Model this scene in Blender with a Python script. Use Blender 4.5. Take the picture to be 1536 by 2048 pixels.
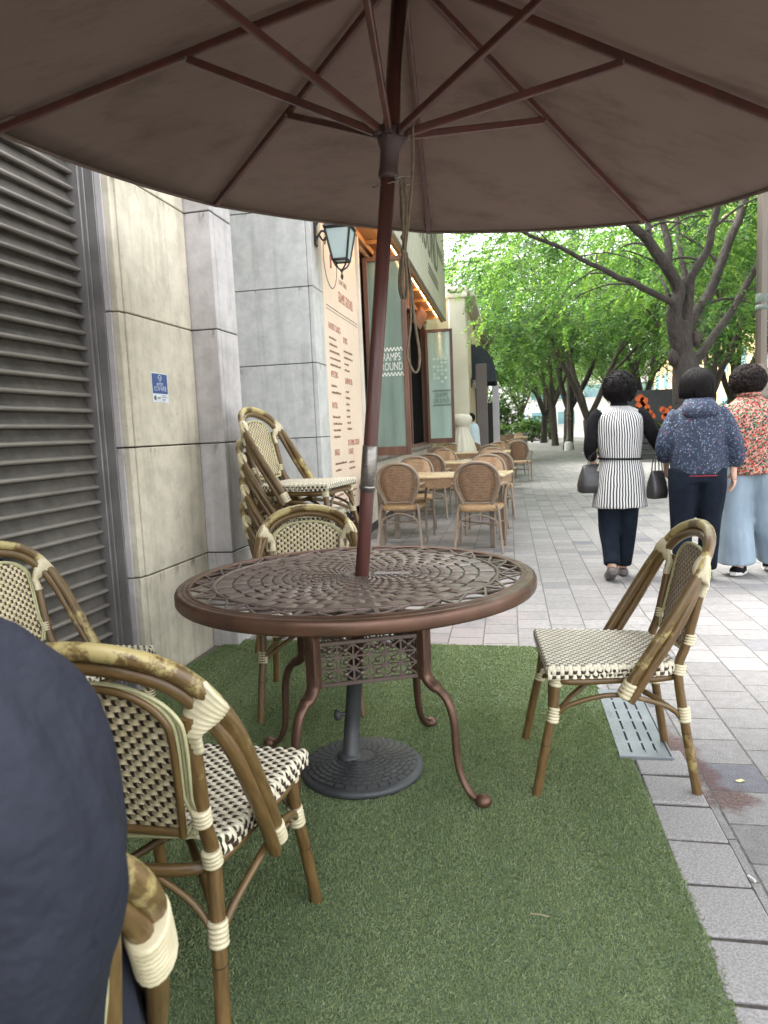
import bpy, math, random
import numpy as np
from mathutils import Vector, Matrix, noise
PI = math.pi
for _o in list(bpy.data.objects): bpy.data.objects.remove(_o)
S = bpy.context.scene
COL = S.collection
# ------------------------------------------------------------------ camera, world, sun, exposure
F_PX, PITCH, ROLL, YAW, CAM_H = 1420.0, 0.11256, 0.04332, 0.17714, 1.2241
def cam_rows():
    cy, sy, cp, sp = math.cos(YAW), math.sin(YAW), math.cos(PITCH), math.sin(PITCH)
    f = Vector((-sy*cp, cy*cp, -sp)); r = Vector((cy, sy, 0)); d = f.cross(r)
    cr, sr = math.cos(ROLL), math.sin(ROLL)
    return r*cr + d*sr, d*cr - r*sr, f
_r, _d, _f = cam_rows()
cd = bpy.data.cameras.new('camera'); cam = bpy.data.objects.new('camera', cd); COL.objects.link(cam)
cam.matrix_world = Matrix(((_r.x, -_d.x, -_f.x, 0), (_r.y, -_d.y, -_f.y, 0), (_r.z, -_d.z, -_f.z, CAM_H), (0, 0, 0, 1)))
cd.sensor_fit = 'VERTICAL'; cd.sensor_height = 36; cd.lens = 36*F_PX/2048
cd.clip_start = 0.05; cd.clip_end = 2000
cd.dof.use_dof = True; cd.dof.focus_distance = 2.6; cd.dof.aperture_fstop = 7.5
S.camera = cam
W = bpy.data.worlds.new('World'); S.world = W; W.use_nodes = True
wn = W.node_tree.nodes; bg = wn['Background']
sky = wn.new('ShaderNodeTexSky'); sky.sky_type = 'NISHITA'; sky.sun_disc = False
SUN_EL, SUN_AZ = math.radians(58), math.radians(-68)      # azimuth measured from +Y towards +X
sky.sun_elevation = SUN_EL; sky.sun_rotation = SUN_AZ
sky.air_density = 1.0; sky.dust_density = 4.0; sky.ozone_density = 1.0
hs = wn.new('ShaderNodeHueSaturation'); hs.inputs['Saturation'].default_value = 0.18; W.node_tree.links.new(sky.outputs[0], hs.inputs['Color']); W.node_tree.links.new(hs.outputs[0], bg.inputs[0]); bg.inputs[1].default_value = 0.15
sd = bpy.data.lights.new('sun', 'SUN'); sun = bpy.data.objects.new('sun', sd); COL.objects.link(sun)
sd.energy = 0.6; sd.angle = math.radians(30); sd.color = (1.0, 0.96, 0.9)
_s = Vector((math.sin(SUN_AZ)*math.cos(SUN_EL), math.cos(SUN_AZ)*math.cos(SUN_EL), math.sin(SUN_EL)))
sun.rotation_euler = _s.to_track_quat('Z', 'Y').to_euler()
S.view_settings.view_transform = 'Standard'; S.view_settings.look = 'None'
S.view_settings.gamma = 1.0; S.view_settings.exposure = 3.1
S.cycles.max_bounces = 8; S.cycles.transparent_max_bounces = 8; S.cycles.diffuse_bounces = 4
S.cycles.glossy_bounces = 3; S.cycles.transmission_bounces = 5; S.cycles.caustics_reflective = False; S.cycles.caustics_refractive = False
S.cycles.use_denoising = True
# ------------------------------------------------------------------ materials
def new_mat(name):
    m = bpy.data.materials.new(name); m.use_nodes = True
    nt = m.node_tree; return m, nt, nt.nodes, nt.links, nt.nodes['Principled BSDF']
def coords(nt, kind='Object', scale=(1, 1, 1)):
    tc = nt.nodes.new('ShaderNodeTexCoord'); mp = nt.nodes.new('ShaderNodeMapping'); mp.inputs['Scale'].default_value = scale
    nt.links.new(tc.outputs[kind], mp.inputs[0]); return mp.outputs[0]
def tex_noise(nt, vec, scale, detail=3, rough=0.55):
    n = nt.nodes.new('ShaderNodeTexNoise'); n.inputs['Scale'].default_value = scale; n.inputs['Detail'].default_value = detail
    n.inputs['Roughness'].default_value = rough; nt.links.new(vec, n.inputs['Vector']); return n.outputs['Fac']
def ramp(nt, fac, stops, interp='LINEAR'):
    r = nt.nodes.new('ShaderNodeValToRGB'); e = r.color_ramp.elements; r.color_ramp.interpolation = interp
    while len(e) < len(stops): e.new(0.5)
    for k, (p, c) in enumerate(stops):
        e[k].position = p; e[k].color = (c[0], c[1], c[2], 1) if isinstance(c, tuple) else (c, c, c, 1)
    nt.links.new(fac, r.inputs[0]); return r.outputs[0]
def mixc(nt, fac, a, b, mode='MIX'):
    m = nt.nodes.new('ShaderNodeMix'); m.data_type = 'RGBA'; m.blend_type = mode
    for sock, v in ((0, fac), (6, a), (7, b)):
        if isinstance(v, (int, float)): m.inputs[sock].default_value = v
        elif isinstance(v, tuple): m.inputs[sock].default_value = (v[0], v[1], v[2], 1)
        else: nt.links.new(v, m.inputs[sock])
    return m.outputs[2]
def math_n(nt, op, a, b=None, c=None):
    m = nt.nodes.new('ShaderNodeMath'); m.operation = op
    for k, v in enumerate((a, b, c)):
        if v is None: continue
        if isinstance(v, (int, float)): m.inputs[k].default_value = v
        else: nt.links.new(v, m.inputs[k])
    return m.outputs[0]
def bump(nt, bs, h, strength, dist=0.01):
    b = nt.nodes.new('ShaderNodeBump'); b.inputs['Strength'].default_value = strength; b.inputs['Distance'].default_value = dist
    nt.links.new(h, b.inputs['Height']); nt.links.new(b.outputs[0], bs.inputs['Normal'])
def mat(name, c1, c2=None, rough=0.6, scale=8.0, kind='Object', vscale=(1, 1, 1), bumps=0.0, bscale=None, metal=0.0, spec=None, lo=0.35, hi=0.65, detail=4, bdist=0.004, coat=0):
    m, nt, N, L, bs = new_mat(name)
    bs.inputs['Roughness'].default_value = rough; bs.inputs['Metallic'].default_value = metal
    if spec is not None: bs.inputs['Specular IOR Level'].default_value = spec
    if coat: bs.inputs['Coat Weight'].default_value = coat
    v = coords(nt, kind, vscale)
    c2 = c2 or tuple(x*0.75 for x in c1)
    n = tex_noise(nt, v, scale, detail)
    L.new(ramp(nt, n, [(lo, c1), (hi, c2)]), bs.inputs['Base Color'])
    r2 = ramp(nt, tex_noise(nt, v, scale*2.3, 2), [(0.3, max(0, rough-0.08)), (0.7, min(1, rough+0.1))]); L.new(r2, bs.inputs['Roughness'])
    if bumps: bump(nt, bs, tex_noise(nt, v, bscale or scale*4, 4), bumps, bdist)
    return m
# ------------------------------------------------------------------ mesh builder
class MB:
    def __init__(s): s.v = []; s.f = []; s.m = []; s.sm = []; s.uv = {}
    def add(s, vs, fs, m=0, smooth=False, uvs=None):
        o = len(s.v); s.v.extend([tuple(p) for p in vs])
        for k, f in enumerate(fs):
            if uvs is not None: s.uv[len(s.f)] = uvs[k]
            s.f.append(tuple(i+o for i in f)); s.m.append(m); s.sm.append(smooth)
    def box(s, c, d, R=None, m=0, bev=0.0):
        x, y, z = d[0]/2, d[1]/2, d[2]/2; c = Vector(c)
        if bev > 0:
            b = min(bev, x*.9, y*.9, z*.9)
            P = []; F = []
            for sx in (-1, 1):
                for sy in (-1, 1):
                    for sz in (-1, 1):
                        P += [Vector((sx*x, sy*(y-b), sz*(z-b))), Vector((sx*(x-b), sy*y, sz*(z-b))), Vector((sx*(x-b), sy*(y-b), sz*z))]
            i = lambda a, b_, c_, k: ((a > 0)*4+(b_ > 0)*2+(c_ > 0))*3+k
            for sx in (-1, 1):
                q = [i(sx, -1, -1, 0), i(sx, 1, -1, 0), i(sx, 1, 1, 0), i(sx, -1, 1, 0)]; F.append(q if sx > 0 else q[::-1])
                q = [i(-1, sx, -1, 1), i(-1, sx, 1, 1), i(1, sx, 1, 1), i(1, sx, -1, 1)]; F.append(q if sx > 0 else q[::-1])
                q = [i(-1, -1, sx, 2), i(1, -1, sx, 2), i(1, 1, sx, 2), i(-1, 1, sx, 2)]; F.append(q if sx > 0 else q[::-1])
            for a in (-1, 1):
                for b2 in (-1, 1):
                    F.append([i(a, b2, -1, 0), i(a, b2, 1, 0), i(a, b2, 1, 1), i(a, b2, -1, 1)][::(1 if a*b2 > 0 else -1)])
                    F.append([i(a, -1, b2, 0), i(a, 1, b2, 0), i(a, 1, b2, 2), i(a, -1, b2, 2)][::(-1 if a*b2 > 0 else 1)][::-1][::-1])
                    F.append([i(-1, a, b2, 1), i(1, a, b2, 1), i(1, a, b2, 2), i(-1, a, b2, 2)][::(1 if a*b2 > 0 else -1)])
                    for c2 in (-1, 1):
                        F.append([i(a, b2, c2, 0), i(a, b2, c2, 1), i(a, b2, c2, 2)][::(1 if a*b2*c2 > 0 else -1)])
        else:
            P = [Vector((a*x, b*y, e*z)) for a in (-1, 1) for b in (-1, 1) for e in (-1, 1)]
            F = [(0, 1, 3, 2), (4, 6, 7, 5), (0, 4, 5, 1), (2, 3, 7, 6), (0, 2, 6, 4), (1, 5, 7, 3)]
        if R is not None: P = [R @ p for p in P]
        s.add([c+p for p in P], F, m)
    def tube(s, pts, r, n=8, m=0, caps=True, closed=False, sq=1.0, uvl=1.0, ref=None):
        pts = [Vector(p) for p in pts]; K = len(pts)
        if not hasattr(r, '__len__'): r = [r]*K
        T = []
        for i in range(K):
            a = pts[(i-1) % K] if (closed or i > 0) else pts[0]; b = pts[(i+1) % K] if (closed or i < K-1) else pts[-1]
            t = b-a
            T.append(t.normalized() if t.length > 1e-9 else Vector((0, 0, 1)))
        ref = Vector(ref) if ref is not None else (Vector((0, 0, 1)) if abs(T[0].z) < 0.9 else Vector((1, 0, 0)))
        u = (ref - T[0]*ref.dot(T[0])).normalized(); V = []; ds = [0]
        for i in range(K):
            u = (u - T[i]*u.dot(T[i])).normalized(); w = T[i].cross(u)
            for k in range(n):
                a = 2*PI*k/n; V.append(pts[i]+(u*math.cos(a)*sq+w*math.sin(a))*r[i])
            if i: ds.append(ds[-1]+(pts[i]-pts[i-1]).length)
        Fs = []; U = []
        for i in range(K if closed else K-1):
            j = (i+1) % K; v0 = ds[i]*uvl; v1 = (ds[i]+(pts[j]-pts[i]).length)*uvl
            for k in range(n):
                k2 = (k+1) % n; Fs.append((i*n+k, i*n+k2, j*n+k2, j*n+k)); U.append(((k/n, v0), ((k+1)/n, v0), ((k+1)/n, v1), (k/n, v1)))
        s.add(V, Fs, m, True, U)
        if caps and not closed:
            s.add(V[:n], [tuple(range(n-1, -1, -1))], m); s.add(V[-n:], [tuple(range(n))], m)
    def lathe(s, prof, n=24, o=(0, 0, 0), R=None, m=0, smooth=True, flute=0, fa=0.0):
        V = []; o = Vector(o)
        for (r, z) in prof:
            for k in range(n):
                a = 2*PI*k/n; rr = r*(1+fa*math.cos(a*flute)) if flute else r
                p = Vector((rr*math.cos(a), rr*math.sin(a), z)); V.append(o+(R @ p if R is not None else p))
        Fs = [(i*n+k, i*n+(k+1) % n, (i+1)*n+(k+1) % n, (i+1)*n+k) for i in range(len(prof)-1) for k in range(n)]
        s.add(V, Fs, m, smooth)
    def grid(s, G, m=0, smooth=True, closed_u=False, flip=False, uv=False):
        a = len(G); b = len(G[0]); V = [p for row in G for p in row]; Fs = []; U = []
        for i in range(a-1):
            for j in range(b if closed_u else b-1):
                j2 = (j+1) % b; f = (i*b+j, i*b+j2, (i+1)*b+j2, (i+1)*b+j); q = ((j/b, i/a), ((j+1)/b, i/a), ((j+1)/b, (i+1)/a), (j/b, (i+1)/a))
                Fs.append(f[::-1] if flip else f); U.append(q[::-1] if flip else q)
        s.add(V, Fs, m, smooth, U if uv else None)
    def ellipsoid(s, c, r, n=12, m=0, R=None):
        pr = []; c = Vector(c)
        G = []
        for i in range(n//2+1):
            t = PI*i/(n//2); z = -math.cos(t); q = math.sin(t)
            row = []
            for k in range(n):
                p = Vector((q*math.cos(2*PI*k/n)*r[0], q*math.sin(2*PI*k/n)*r[1], z*r[2])); row.append(c+(R @ p if R is not None else p))
            G.append(row)
        s.grid(G, m, True, True)
    def mesh(s, name, mats):
        me = bpy.data.meshes.new(name); me.from_pydata(s.v, [], s.f)
        for q in mats: me.materials.append(q)
        me.polygons.foreach_set('material_index', s.m); me.polygons.foreach_set('use_smooth', s.sm)
        if s.uv:
            ul = me.uv_layers.new(name='UVMap'); arr = np.zeros((len(me.loops), 2), np.float32)
            st = np.zeros(len(me.polygons), np.int32); me.polygons.foreach_get('loop_start', st)
            for fi, q in s.uv.items():
                for k, c in enumerate(q): arr[st[fi]+k] = c
            ul.data.foreach_set('uv', arr.ravel())
        me.update(); return me
    def build(s, name, mats, parent=None):
        o = bpy.data.objects.new(name, s.mesh(name, mats if isinstance(mats, (list, tuple)) else [mats]))
        COL.objects.link(o)
        if parent is not None: o.parent = parent
        return o
def np_mesh(name, V, F4, mat_, parent=None, smooth=False, attr=None):
    """V (n,3) floats, F4 (m,k) ints -> object"""
    me = bpy.data.meshes.new(name); n, (mF, k) = len(V), F4.shape
    me.vertices.add(n); me.vertices.foreach_set('co', V.astype(np.float32).ravel())
    me.loops.add(mF*k); me.loops.foreach_set('vertex_index', F4.astype(np.int32).ravel())
    me.polygons.add(mF); me.polygons.foreach_set('loop_start', np.arange(0, mF*k, k, dtype=np.int32))
    me.polygons.foreach_set('use_smooth', np.full(mF, smooth))
    if attr is not None:
        a = me.attributes.new('tone', 'FLOAT', 'FACE'); a.data.foreach_set('value', attr.astype(np.float32))
    me.materials.append(mat_); me.update(calc_edges=True); me.validate()
    o = bpy.data.objects.new(name, me); COL.objects.link(o)
    if parent is not None: o.parent = parent
    return o
def crv(P, k=6, closed=False):
    """Catmull-Rom through the points"""
    P = [Vector(p) for p in P]; n = len(P); out = []
    rng = range(n) if closed else range(n-1)
    for i in rng:
        p0 = P[(i-1) % n] if (closed or i > 0) else P[0]*2-P[1]; p1 = P[i]; p2 = P[(i+1) % n]
        p3 = P[(i+2) % n] if (closed or i+2 < n) else P[-1]*2-P[-2]
        for j in range(k):
            t = j/k; out.append(0.5*((2*p1)+(p2-p0)*t+(2*p0-5*p1+4*p2-p3)*t*t+(3*p1-p0-3*p2+p3)*t**3))
    if not closed: out.append(P[-1])
    return out
def lerpr(r, pts):  # radii along
    n = len(pts); return [r[0]+(r[1]-r[0])*i/(n-1) for i in range(n)]
def empty(name, label, cat, loc=(0, 0, 0), rz=0, group=None):
    o = bpy.data.objects.new(name, None); COL.objects.link(o); o.location = loc; o.rotation_euler = (0, 0, rz)
    o.empty_display_size = 0.1; return tag(o, label, cat, group)
def tag(o, label, cat, group=None, kind=None):
    o['label'] = label; o['category'] = cat
    if group: o['group'] = group
    if kind: o['kind'] = kind
    return o
def struct(o): o['kind'] = 'structure'; return o
def copy_tree(o, parent=None):
    c = o.copy(); COL.objects.link(c); c.parent = parent
    for k in ('label', 'group'):
        pass
    for ch in list(o.children): copy_tree(ch, c)
    return c
def bake(o):
    """replace an object's mesh by its modified one"""
    bpy.context.view_layer.update(); dg = bpy.context.evaluated_depsgraph_get()
    me = bpy.data.meshes.new_from_object(o.evaluated_get(dg), depsgraph=dg); o.modifiers.clear(); old = o.data; o.data = me
    bpy.data.meshes.remove(old); return o
def text(s, size, M, m, parent=None, name='lettering', depth=0.001, align='LEFT', sx=1.0):
    cu = bpy.data.curves.new('t', 'FONT'); cu.body = s; cu.size = size; cu.extrude = depth; cu.align_x = align; cu.resolution_u = 3
    t = bpy.data.objects.new('t', cu); COL.objects.link(t); bpy.context.view_layer.update()
    dg = bpy.context.evaluated_depsgraph_get(); me = bpy.data.meshes.new_from_object(t.evaluated_get(dg), depsgraph=dg)
    bpy.data.objects.remove(t)
    me.transform(M @ Matrix.Diagonal((sx, 1, 1, 1))); me.materials.clear(); me.materials.append(m)
    o = bpy.data.objects.new(name, me); COL.objects.link(o)
    if parent is not None: o.parent = parent
    return o
def join_meshes(objs, name, parent=None):
    V = []; F = []; MI = []; mats = []
    for o in objs:
        off = len(V); V += [tuple(v.co) for v in o.data.vertices]
        mm = o.data.materials[0]
        if mm not in mats: mats.append(mm)
        for p in o.data.polygons: F.append(tuple(i+off for i in p.vertices)); MI.append(mats.index(mm))
        bpy.data.objects.remove(o)
    me = bpy.data.meshes.new(name); me.from_pydata(V, [], F)
    for q in mats: me.materials.append(q)
    me.polygons.foreach_set('material_index', MI); me.update()
    o = bpy.data.objects.new(name, me); COL.objects.link(o)
    if parent is not None: o.parent = parent
    return o
def Rz(a): return Matrix.Rotation(a, 3, 'Z')
def frameM(o, x, z):
    """4x4 with local X along x, local Z along z, at o"""
    x = Vector(x).normalized(); z = Vector(z); z = (z-x*z.dot(x)).normalized(); y = z.cross(x)
    return Matrix(((x.x, y.x, z.x, o[0]), (x.y, y.y, z.y, o[1]), (x.z, y.z, z.z, o[2]), (0, 0, 0, 1)))
# ------------------------------------------------------------------ ground, paving, turf
def paving_material():
    m, nt, N, L, bs = new_mat('paving stone')
    tc = N.new('ShaderNodeTexCoord'); sp = N.new('ShaderNodeSeparateXYZ'); L.new(tc.outputs['Object'], sp.inputs[0])
    cb = N.new('ShaderNodeCombineXYZ')
    L.new(math_n(nt, 'ADD', sp.outputs[1], 100.03), cb.inputs[0]); L.new(math_n(nt, 'ADD', sp.outputs[0], 99.971), cb.inputs[1])
    br = N.new('ShaderNodeTexBrick'); L.new(cb.outputs[0], br.inputs['Vector'])
    br.inputs['Scale'].default_value = 1; br.inputs['Brick Width'].default_value = 0.2; br.inputs['Row Height'].default_value = 0.2
    br.inputs['Mortar Size'].default_value = 0.0040; br.inputs['Mortar Smooth'].default_value = 0.3; br.offset = 0.42; br.offset_frequency = 2
    br.inputs['Color1'].default_value = (1, 1, 1, 1); br.inputs['Color2'].default_value = (0, 0, 0, 1); br.inputs['Mortar'].default_value = (0.5, 0.5, 0.5, 1)
    base = ramp(nt, br.outputs['Color'], [(0.0, (0.125, 0.123, 0.137)), (0.045, (0.155, 0.152, 0.16)), (0.10, (0.175, 0.169, 0.165)), (0.5, (0.205, 0.198, 0.192)), (1.0, (0.232, 0.225, 0.217))])
    v = tc.outputs['Object']
    big = ramp(nt, tex_noise(nt, v, 0.9, 4), [(0.3, 0.9), (0.7, 1.06)]); base = mixc(nt, 1.0, base, big, 'MULTIPLY')
    spk = tex_noise(nt, v, 190, 3, 0.75); grain = ramp(nt, spk, [(0.32, 0.5), (0.5, 1.0), (0.66, 1.5)]); base = mixc(nt, 0.85, base, grain, 'MULTIPLY')
    cellw = ramp(nt, tex_noise(nt, v, 24, 3), [(0.35, 0.9), (0.65, 1.07)]); base = mixc(nt, 1.0, base, cellw, 'MULTIPLY')
    # rusty brown stain spilled beside the turf
    def blob(cx, cy, rx, ry, rot=0.0):
        mp = N.new('ShaderNodeMapping'); mp.vector_type = 'TEXTURE'; mp.inputs['Location'].default_value = (cx, cy, 0); mp.inputs['Rotation'].default_value = (0, 0, rot); mp.inputs['Scale'].default_value = (rx, ry, 1)
        L.new(v, mp.inputs[0]); ln = N.new('ShaderNodeVectorMath'); ln.operation = 'LENGTH'; L.new(mp.outputs[0], ln.inputs[0])
        s = math_n(nt, 'ADD', ln.outputs['Value'], math_n(nt, 'MULTIPLY', math_n(nt, 'SUBTRACT', tex_noise(nt, v, 14, 5, 0.7), 0.5), 1.8))
        return ramp(nt, s, [(0.55, 1.0), (1.05, 0.0)])
    st = math_n(nt, 'MAXIMUM', blob(0.60, 2.60, 0.085, 0.34, 0.12), blob(0.66, 2.33, 0.11, 0.10, 0.0))
    st = math_n(nt, 'MULTIPLY', st, ramp(nt, tex_noise(nt, v, 110, 3, 0.7), [(0.35, 0.5), (0.6, 1.0)]))
    base = mixc(nt, st, base, (0.095, 0.050, 0.042))
    dk = math_n(nt, 'MULTIPLY', blob(0.545, 2.38, 0.07, 0.13, 0.3), 0.75); base = mixc(nt, dk, base, (0.13, 0.12, 0.10))
    # pale warm patches over the terrace side of the paving
    patches = ramp(nt, tex_noise(nt, v, 1.7, 5, 0.6), [(0.42, 0.0), (0.62, 0.55)])
    msk = math_n(nt, 'MULTIPLY', ramp(nt, sp.outputs[0], [(0.0, 1.0), (0.16, 0.0)]), patches)
    base = mixc(nt, msk, base, (0.30, 0.25, 0.235))
    mort = ramp(nt, tex_noise(nt, v, 30, 2), [(0.3, (0.06, 0.055, 0.05)), (0.7, (0.15, 0.14, 0.125))])
    col = mixc(nt, br.outputs['Fac'], base, mort); L.new(col, bs.inputs['Base Color']); bs.inputs['Roughness'].default_value = 0.85; bs.inputs['Specular IOR Level'].default_value = 0.3
    h = math_n(nt, 'ADD', math_n(nt, 'MULTIPLY', br.outputs['Fac'], -1.0), math_n(nt, 'MULTIPLY', spk, 0.5))
    bump(nt, bs, h, 0.8, 0.006); return m
M_pave = paving_material()
g = MB(); g.add([(-400, -60, 0), (400, -60, 0), (400, 900, 0), (-400, 900, 0)], [(0, 1, 2, 3)]); struct(g.build('pavement', M_pave))
# the single column of worn, tilted slabs beside the turf: real slabs, each a little askew
rnd = random.Random(4)
M_slab = mat('worn paver', (0.29, 0.277, 0.267), (0.19, 0.182, 0.176), 0.85, 170, lo=0.38, hi=0.6, bumps=0.5, bscale=150, bdist=0.003)
g = MB(); g.box((0.515, 1.27, 0.002), (0.172, 2.46, 0.006)); struct(g.build('soil_shadow_strip', mat('joint soil with painted shadow', (0.035, 0.030, 0.025), (0.07, 0.06, 0.05), 0.95, 40)))  # soil sheet kept dark to paint the shadow in the sunken gaps
g = MB(); y = 0.05; k = 0
while y < 2.50:
    g.box((0.510, y+0.098, 0.004), (0.174, 0.184+rnd.uniform(-.004, .004), 0.017), Matrix.Rotation(rnd.uniform(-0.03, 0.03), 3, 'Z') @ Matrix.Rotation(rnd.uniform(-0.028, 0.028), 3, 'Y') @ Matrix.Rotation(rnd.uniform(-0.02, 0.02), 3, 'X'), bev=0.005); y += 0.2
o = g.build('paver_row', M_slab); struct(o)
# artificial turf
def turf_material():
    m, nt, N, L, bs = new_mat('artificial turf backing'); v = coords(nt)
    c = ramp(nt, tex_noise(nt, v, 130, 4, 0.7), [(0.3, (0.055, 0.080, 0.040)), (0.55, (0.12, 0.17, 0.085)), (0.75, (0.20, 0.25, 0.13))])
    L.new(c, bs.inputs['Base Color']); bs.inputs['Roughness'].default_value = 0.9; bump(nt, bs, tex_noise(nt, v, 200, 3), 0.8, 0.01); return m
M_turfb = turf_material()
RIM = [(-1.74, -0.6), (0.425, -0.6), (0.432, 0.6), (0.436, 1.42), (0.438, 1.74), (0.428, 2.1), (0.420, 2.35), (0.412, 2.6), (0.405, 2.9), (0.395, 3.15), (0.365, 3.42), (0.30, 3.68), (0.20, 3.83), (0.10, 3.885), (-0.35, 3.905), (-1.0, 3.95), (-1.66, 3.97), (-1.70, 3.80), (-1.74, 3.5)]
g = MB(); n = len(RIM); g.add([(x, y, 0.004) for x, y in RIM]+[(x, y, 0.011) for x, y in RIM], [tuple(range(n, 2*n))]+[(i, (i+1) % n, (i+1) % n+n, i+n) for i in range(n)])
turf = g.build('artificial_turf', M_turfb); tag(turf, 'green artificial turf mat laid over grey paving under the round table', 'turf mat'); turf['kind'] = 'thing'
def leaf_mat(name, stops, trans=0.5, rough=0.55, scale=1.2, tcol=1.6, vs=(1, 1, 1)):
    m, nt, N, L, bs = new_mat(name)
    at = N.new('ShaderNodeAttribute'); at.attribute_name = 'tone'
    v = coords(nt); n = math_n(nt, 'ADD', math_n(nt, 'MULTIPLY', at.outputs['Fac'], 0.55), math_n(nt, 'MULTIPLY', tex_noise(nt, coords(nt, 'Object', vs), scale, 6, 0.62), 0.60))
    c = ramp(nt, n, stops); L.new(c, bs.inputs['Base Color']); bs.inputs['Roughness'].default_value = rough; bs.inputs['Specular IOR Level'].default_value = 0.25
    if trans:
        tr = N.new('ShaderNodeBsdfTranslucent'); L.new(mixc(nt, 1.0, c, (tcol*0.95, tcol, tcol*0.45), 'MULTIPLY'), tr.inputs[0])
        mx = N.new('ShaderNodeMixShader'); mx.inputs[0].default_value = trans; L.new(bs.outputs[0], mx.inputs[1]); L.new(tr.outputs[0], mx.inputs[2])
        L.new(mx.outputs[0], N['Material Output'].inputs[0])
    return m
M_blade = leaf_mat('turf blade', [(0.2, (0.095, 0.135, 0.058)), (0.55, (0.205, 0.262, 0.122)), (0.80, (0.35, 0.395, 0.215)), (1.0, (0.48, 0.485, 0.30))], 0.15, 0.6, 1.7, 1.2, (2.4, 0.35, 1))
def inside(px, py):
    r = np.zeros(len(px), bool); n = len(RIM)
    for i in range(n):
        x1, y1 = RIM[i]; x2, y2 = RIM[(i+1) % n]
        c = ((y1 > py) != (y2 > py)) & (px < (x2-x1)*(py-y1)/((y2-y1) if y2 != y1 else 1e-9)+x1); r ^= c
    return r
rs = np.random.RandomState(3)
P = []
for (n, y0, y1) in ((150000, 0.7, 2.0), (110000, 2.0, 3.0), (70000, 3.0, 4.0)):
    P.append(np.stack([rs.uniform(-1.74, 0.46, n), rs.uniform(y0, y1, n)], 1))
P = np.concatenate(P); P = P[inside(P[:, 0], P[:, 1])]
d0 = np.maximum(np.hypot(P[:, 0], P[:, 1])-1.2, 0); n = len(P)
a = rs.uniform(0, 2*PI, n); h = rs.uniform(0.004, 0.009, n); ln = rs.uniform(0.002, 0.009, n); w = 0.0009*(1+d0*0.6)
# worn combing direction drifts over the mat
dx = np.cos(a)*ln; dy = np.sin(a)*ln; b = np.stack([P[:, 0], P[:, 1], np.full(n, 0.010)], 1)
sx = -np.sin(a)*w; sy = np.cos(a)*w
z0 = np.zeros(n)
v0 = b+np.stack([sx, sy, z0], 1); v1 = b-np.stack([sx, sy, z0], 1); v2 = b+np.stack([dx*.55-sx*.7, dy*.55-sy*.7, h*.8], 1); v3 = b+np.stack([dx*.55+sx*.7, dy*.55+sy*.7, h*.8], 1)
t = b+np.stack([dx*1.2, dy*1.2, h], 1)
V = np.stack([v0, v1, v2, t, v3], 1).reshape(-1, 3); F5 = np.arange(n*5).reshape(-1, 5)
ton = np.clip(rs.normal(0.5, 0.2, n), 0, 1)
o = np_mesh('turf_pile', V, F5, M_blade, turf, False, ton); o['kind'] = 'stuff'
# ------------------------------------------------------------------ stone wall with rolling shutter
def stone_mat(name, a, b, dk, pit=0.6):
    m, nt, N, L, bs = new_mat(name); v = coords(nt)
    c = ramp(nt, tex_noise(nt, v, 2.2, 5, 0.6), [(0.3, a), (0.72, b)])
    c = mixc(nt, 0.55, c, ramp(nt, tex_noise(nt, v, 9, 5, 0.65), [(0.35, 0.72), (0.6, 1.12)]), 'MULTIPLY')
    pt = ramp(nt, tex_noise(nt, coords(nt, 'Object', (1, 1, 0.6)), 48, 5, 0.75), [(0.60, 0.0), (0.70, 1.0)]); c = mixc(nt, math_n(nt, 'MULTIPLY', pt, pit), c, dk)
    # long vertical run-off streaks of grime
    stv = coords(nt, 'Object', (9, 9, 0.5)); stn = ramp(nt, tex_noise(nt, stv, 1.6, 4, 0.6), [(0.5, 0.0), (0.72, 0.35)]); c = mixc(nt, stn, c, dk)
    tcx = N.new('ShaderNodeTexCoord'); spx = N.new('ShaderNodeSeparateXYZ'); L.new(tcx.outputs['Object'], spx.inputs[0])
    fr = math_n(nt, 'FRACT', math_n(nt, 'DIVIDE', math_n(nt, 'ADD', spx.outputs[2], 0.072), 0.6367)); nearj = ramp(nt, fr, [(0.86, 0.0), (0.985, 1.0)])
    moss = math_n(nt, 'MULTIPLY', nearj, ramp(nt, tex_noise(nt, coords(nt, 'Object', (1, 1, 0.25)), 13, 5, 0.75), [(0.55, 0.0), (0.66, 0.85)])); c = mixc(nt, moss, c, (0.10, 0.09, 0.065))
    L.new(c, bs.inputs['Base Color']); bs.inputs['Roughness'].default_value = 0.62; bs.inputs['Specular IOR Level'].default_value = 0.35
    bump(nt, bs, tex_noise(nt, v, 60, 4, 0.7), 0.25, 0.004); return m
M_beige = stone_mat('beige limestone', (0.62, 0.57, 0.45), (0.54, 0.49, 0.38), (0.20, 0.175, 0.13), 0.5)
M_pink = stone_mat('pinkish grey granite', (0.52, 0.49, 0.475), (0.42, 0.395, 0.385), (0.2, 0.19, 0.19), 0.4)
M_grey = stone_mat('grey limestone', (0.50, 0.50, 0.475), (0.41, 0.41, 0.385), (0.22, 0.22, 0.21), 0.2)
M_joint = mat('dark joint', (0.05, 0.045, 0.04), rough=0.9)
WY = 0.0357
dW = Vector((math.sin(WY), math.cos(WY), 0)); nW = Vector((math.cos(WY), -math.sin(WY), 0)); OW = Vector((-1.75, 3.80, 0))
RW = Rz(-WY)
def wp(s, o, z=0): return OW+dW*s+nW*o+Vector((0, 0, z))
def slab(mb, s0, s1, o0, o1, z0, z1, m=0, b=0.004):
    mb.box(wp((s0+s1)/2, (o0+o1)/2, (z0+z1)/2), (abs(o1-o0), abs(s1-s0), z1-z0), RW, m, b)
COURSE = [-0.07, 0.565, 1.201, 1.838, 2.477, 3.115, 3.75, 4.39, 5.03]
J = 0.0035
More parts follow.
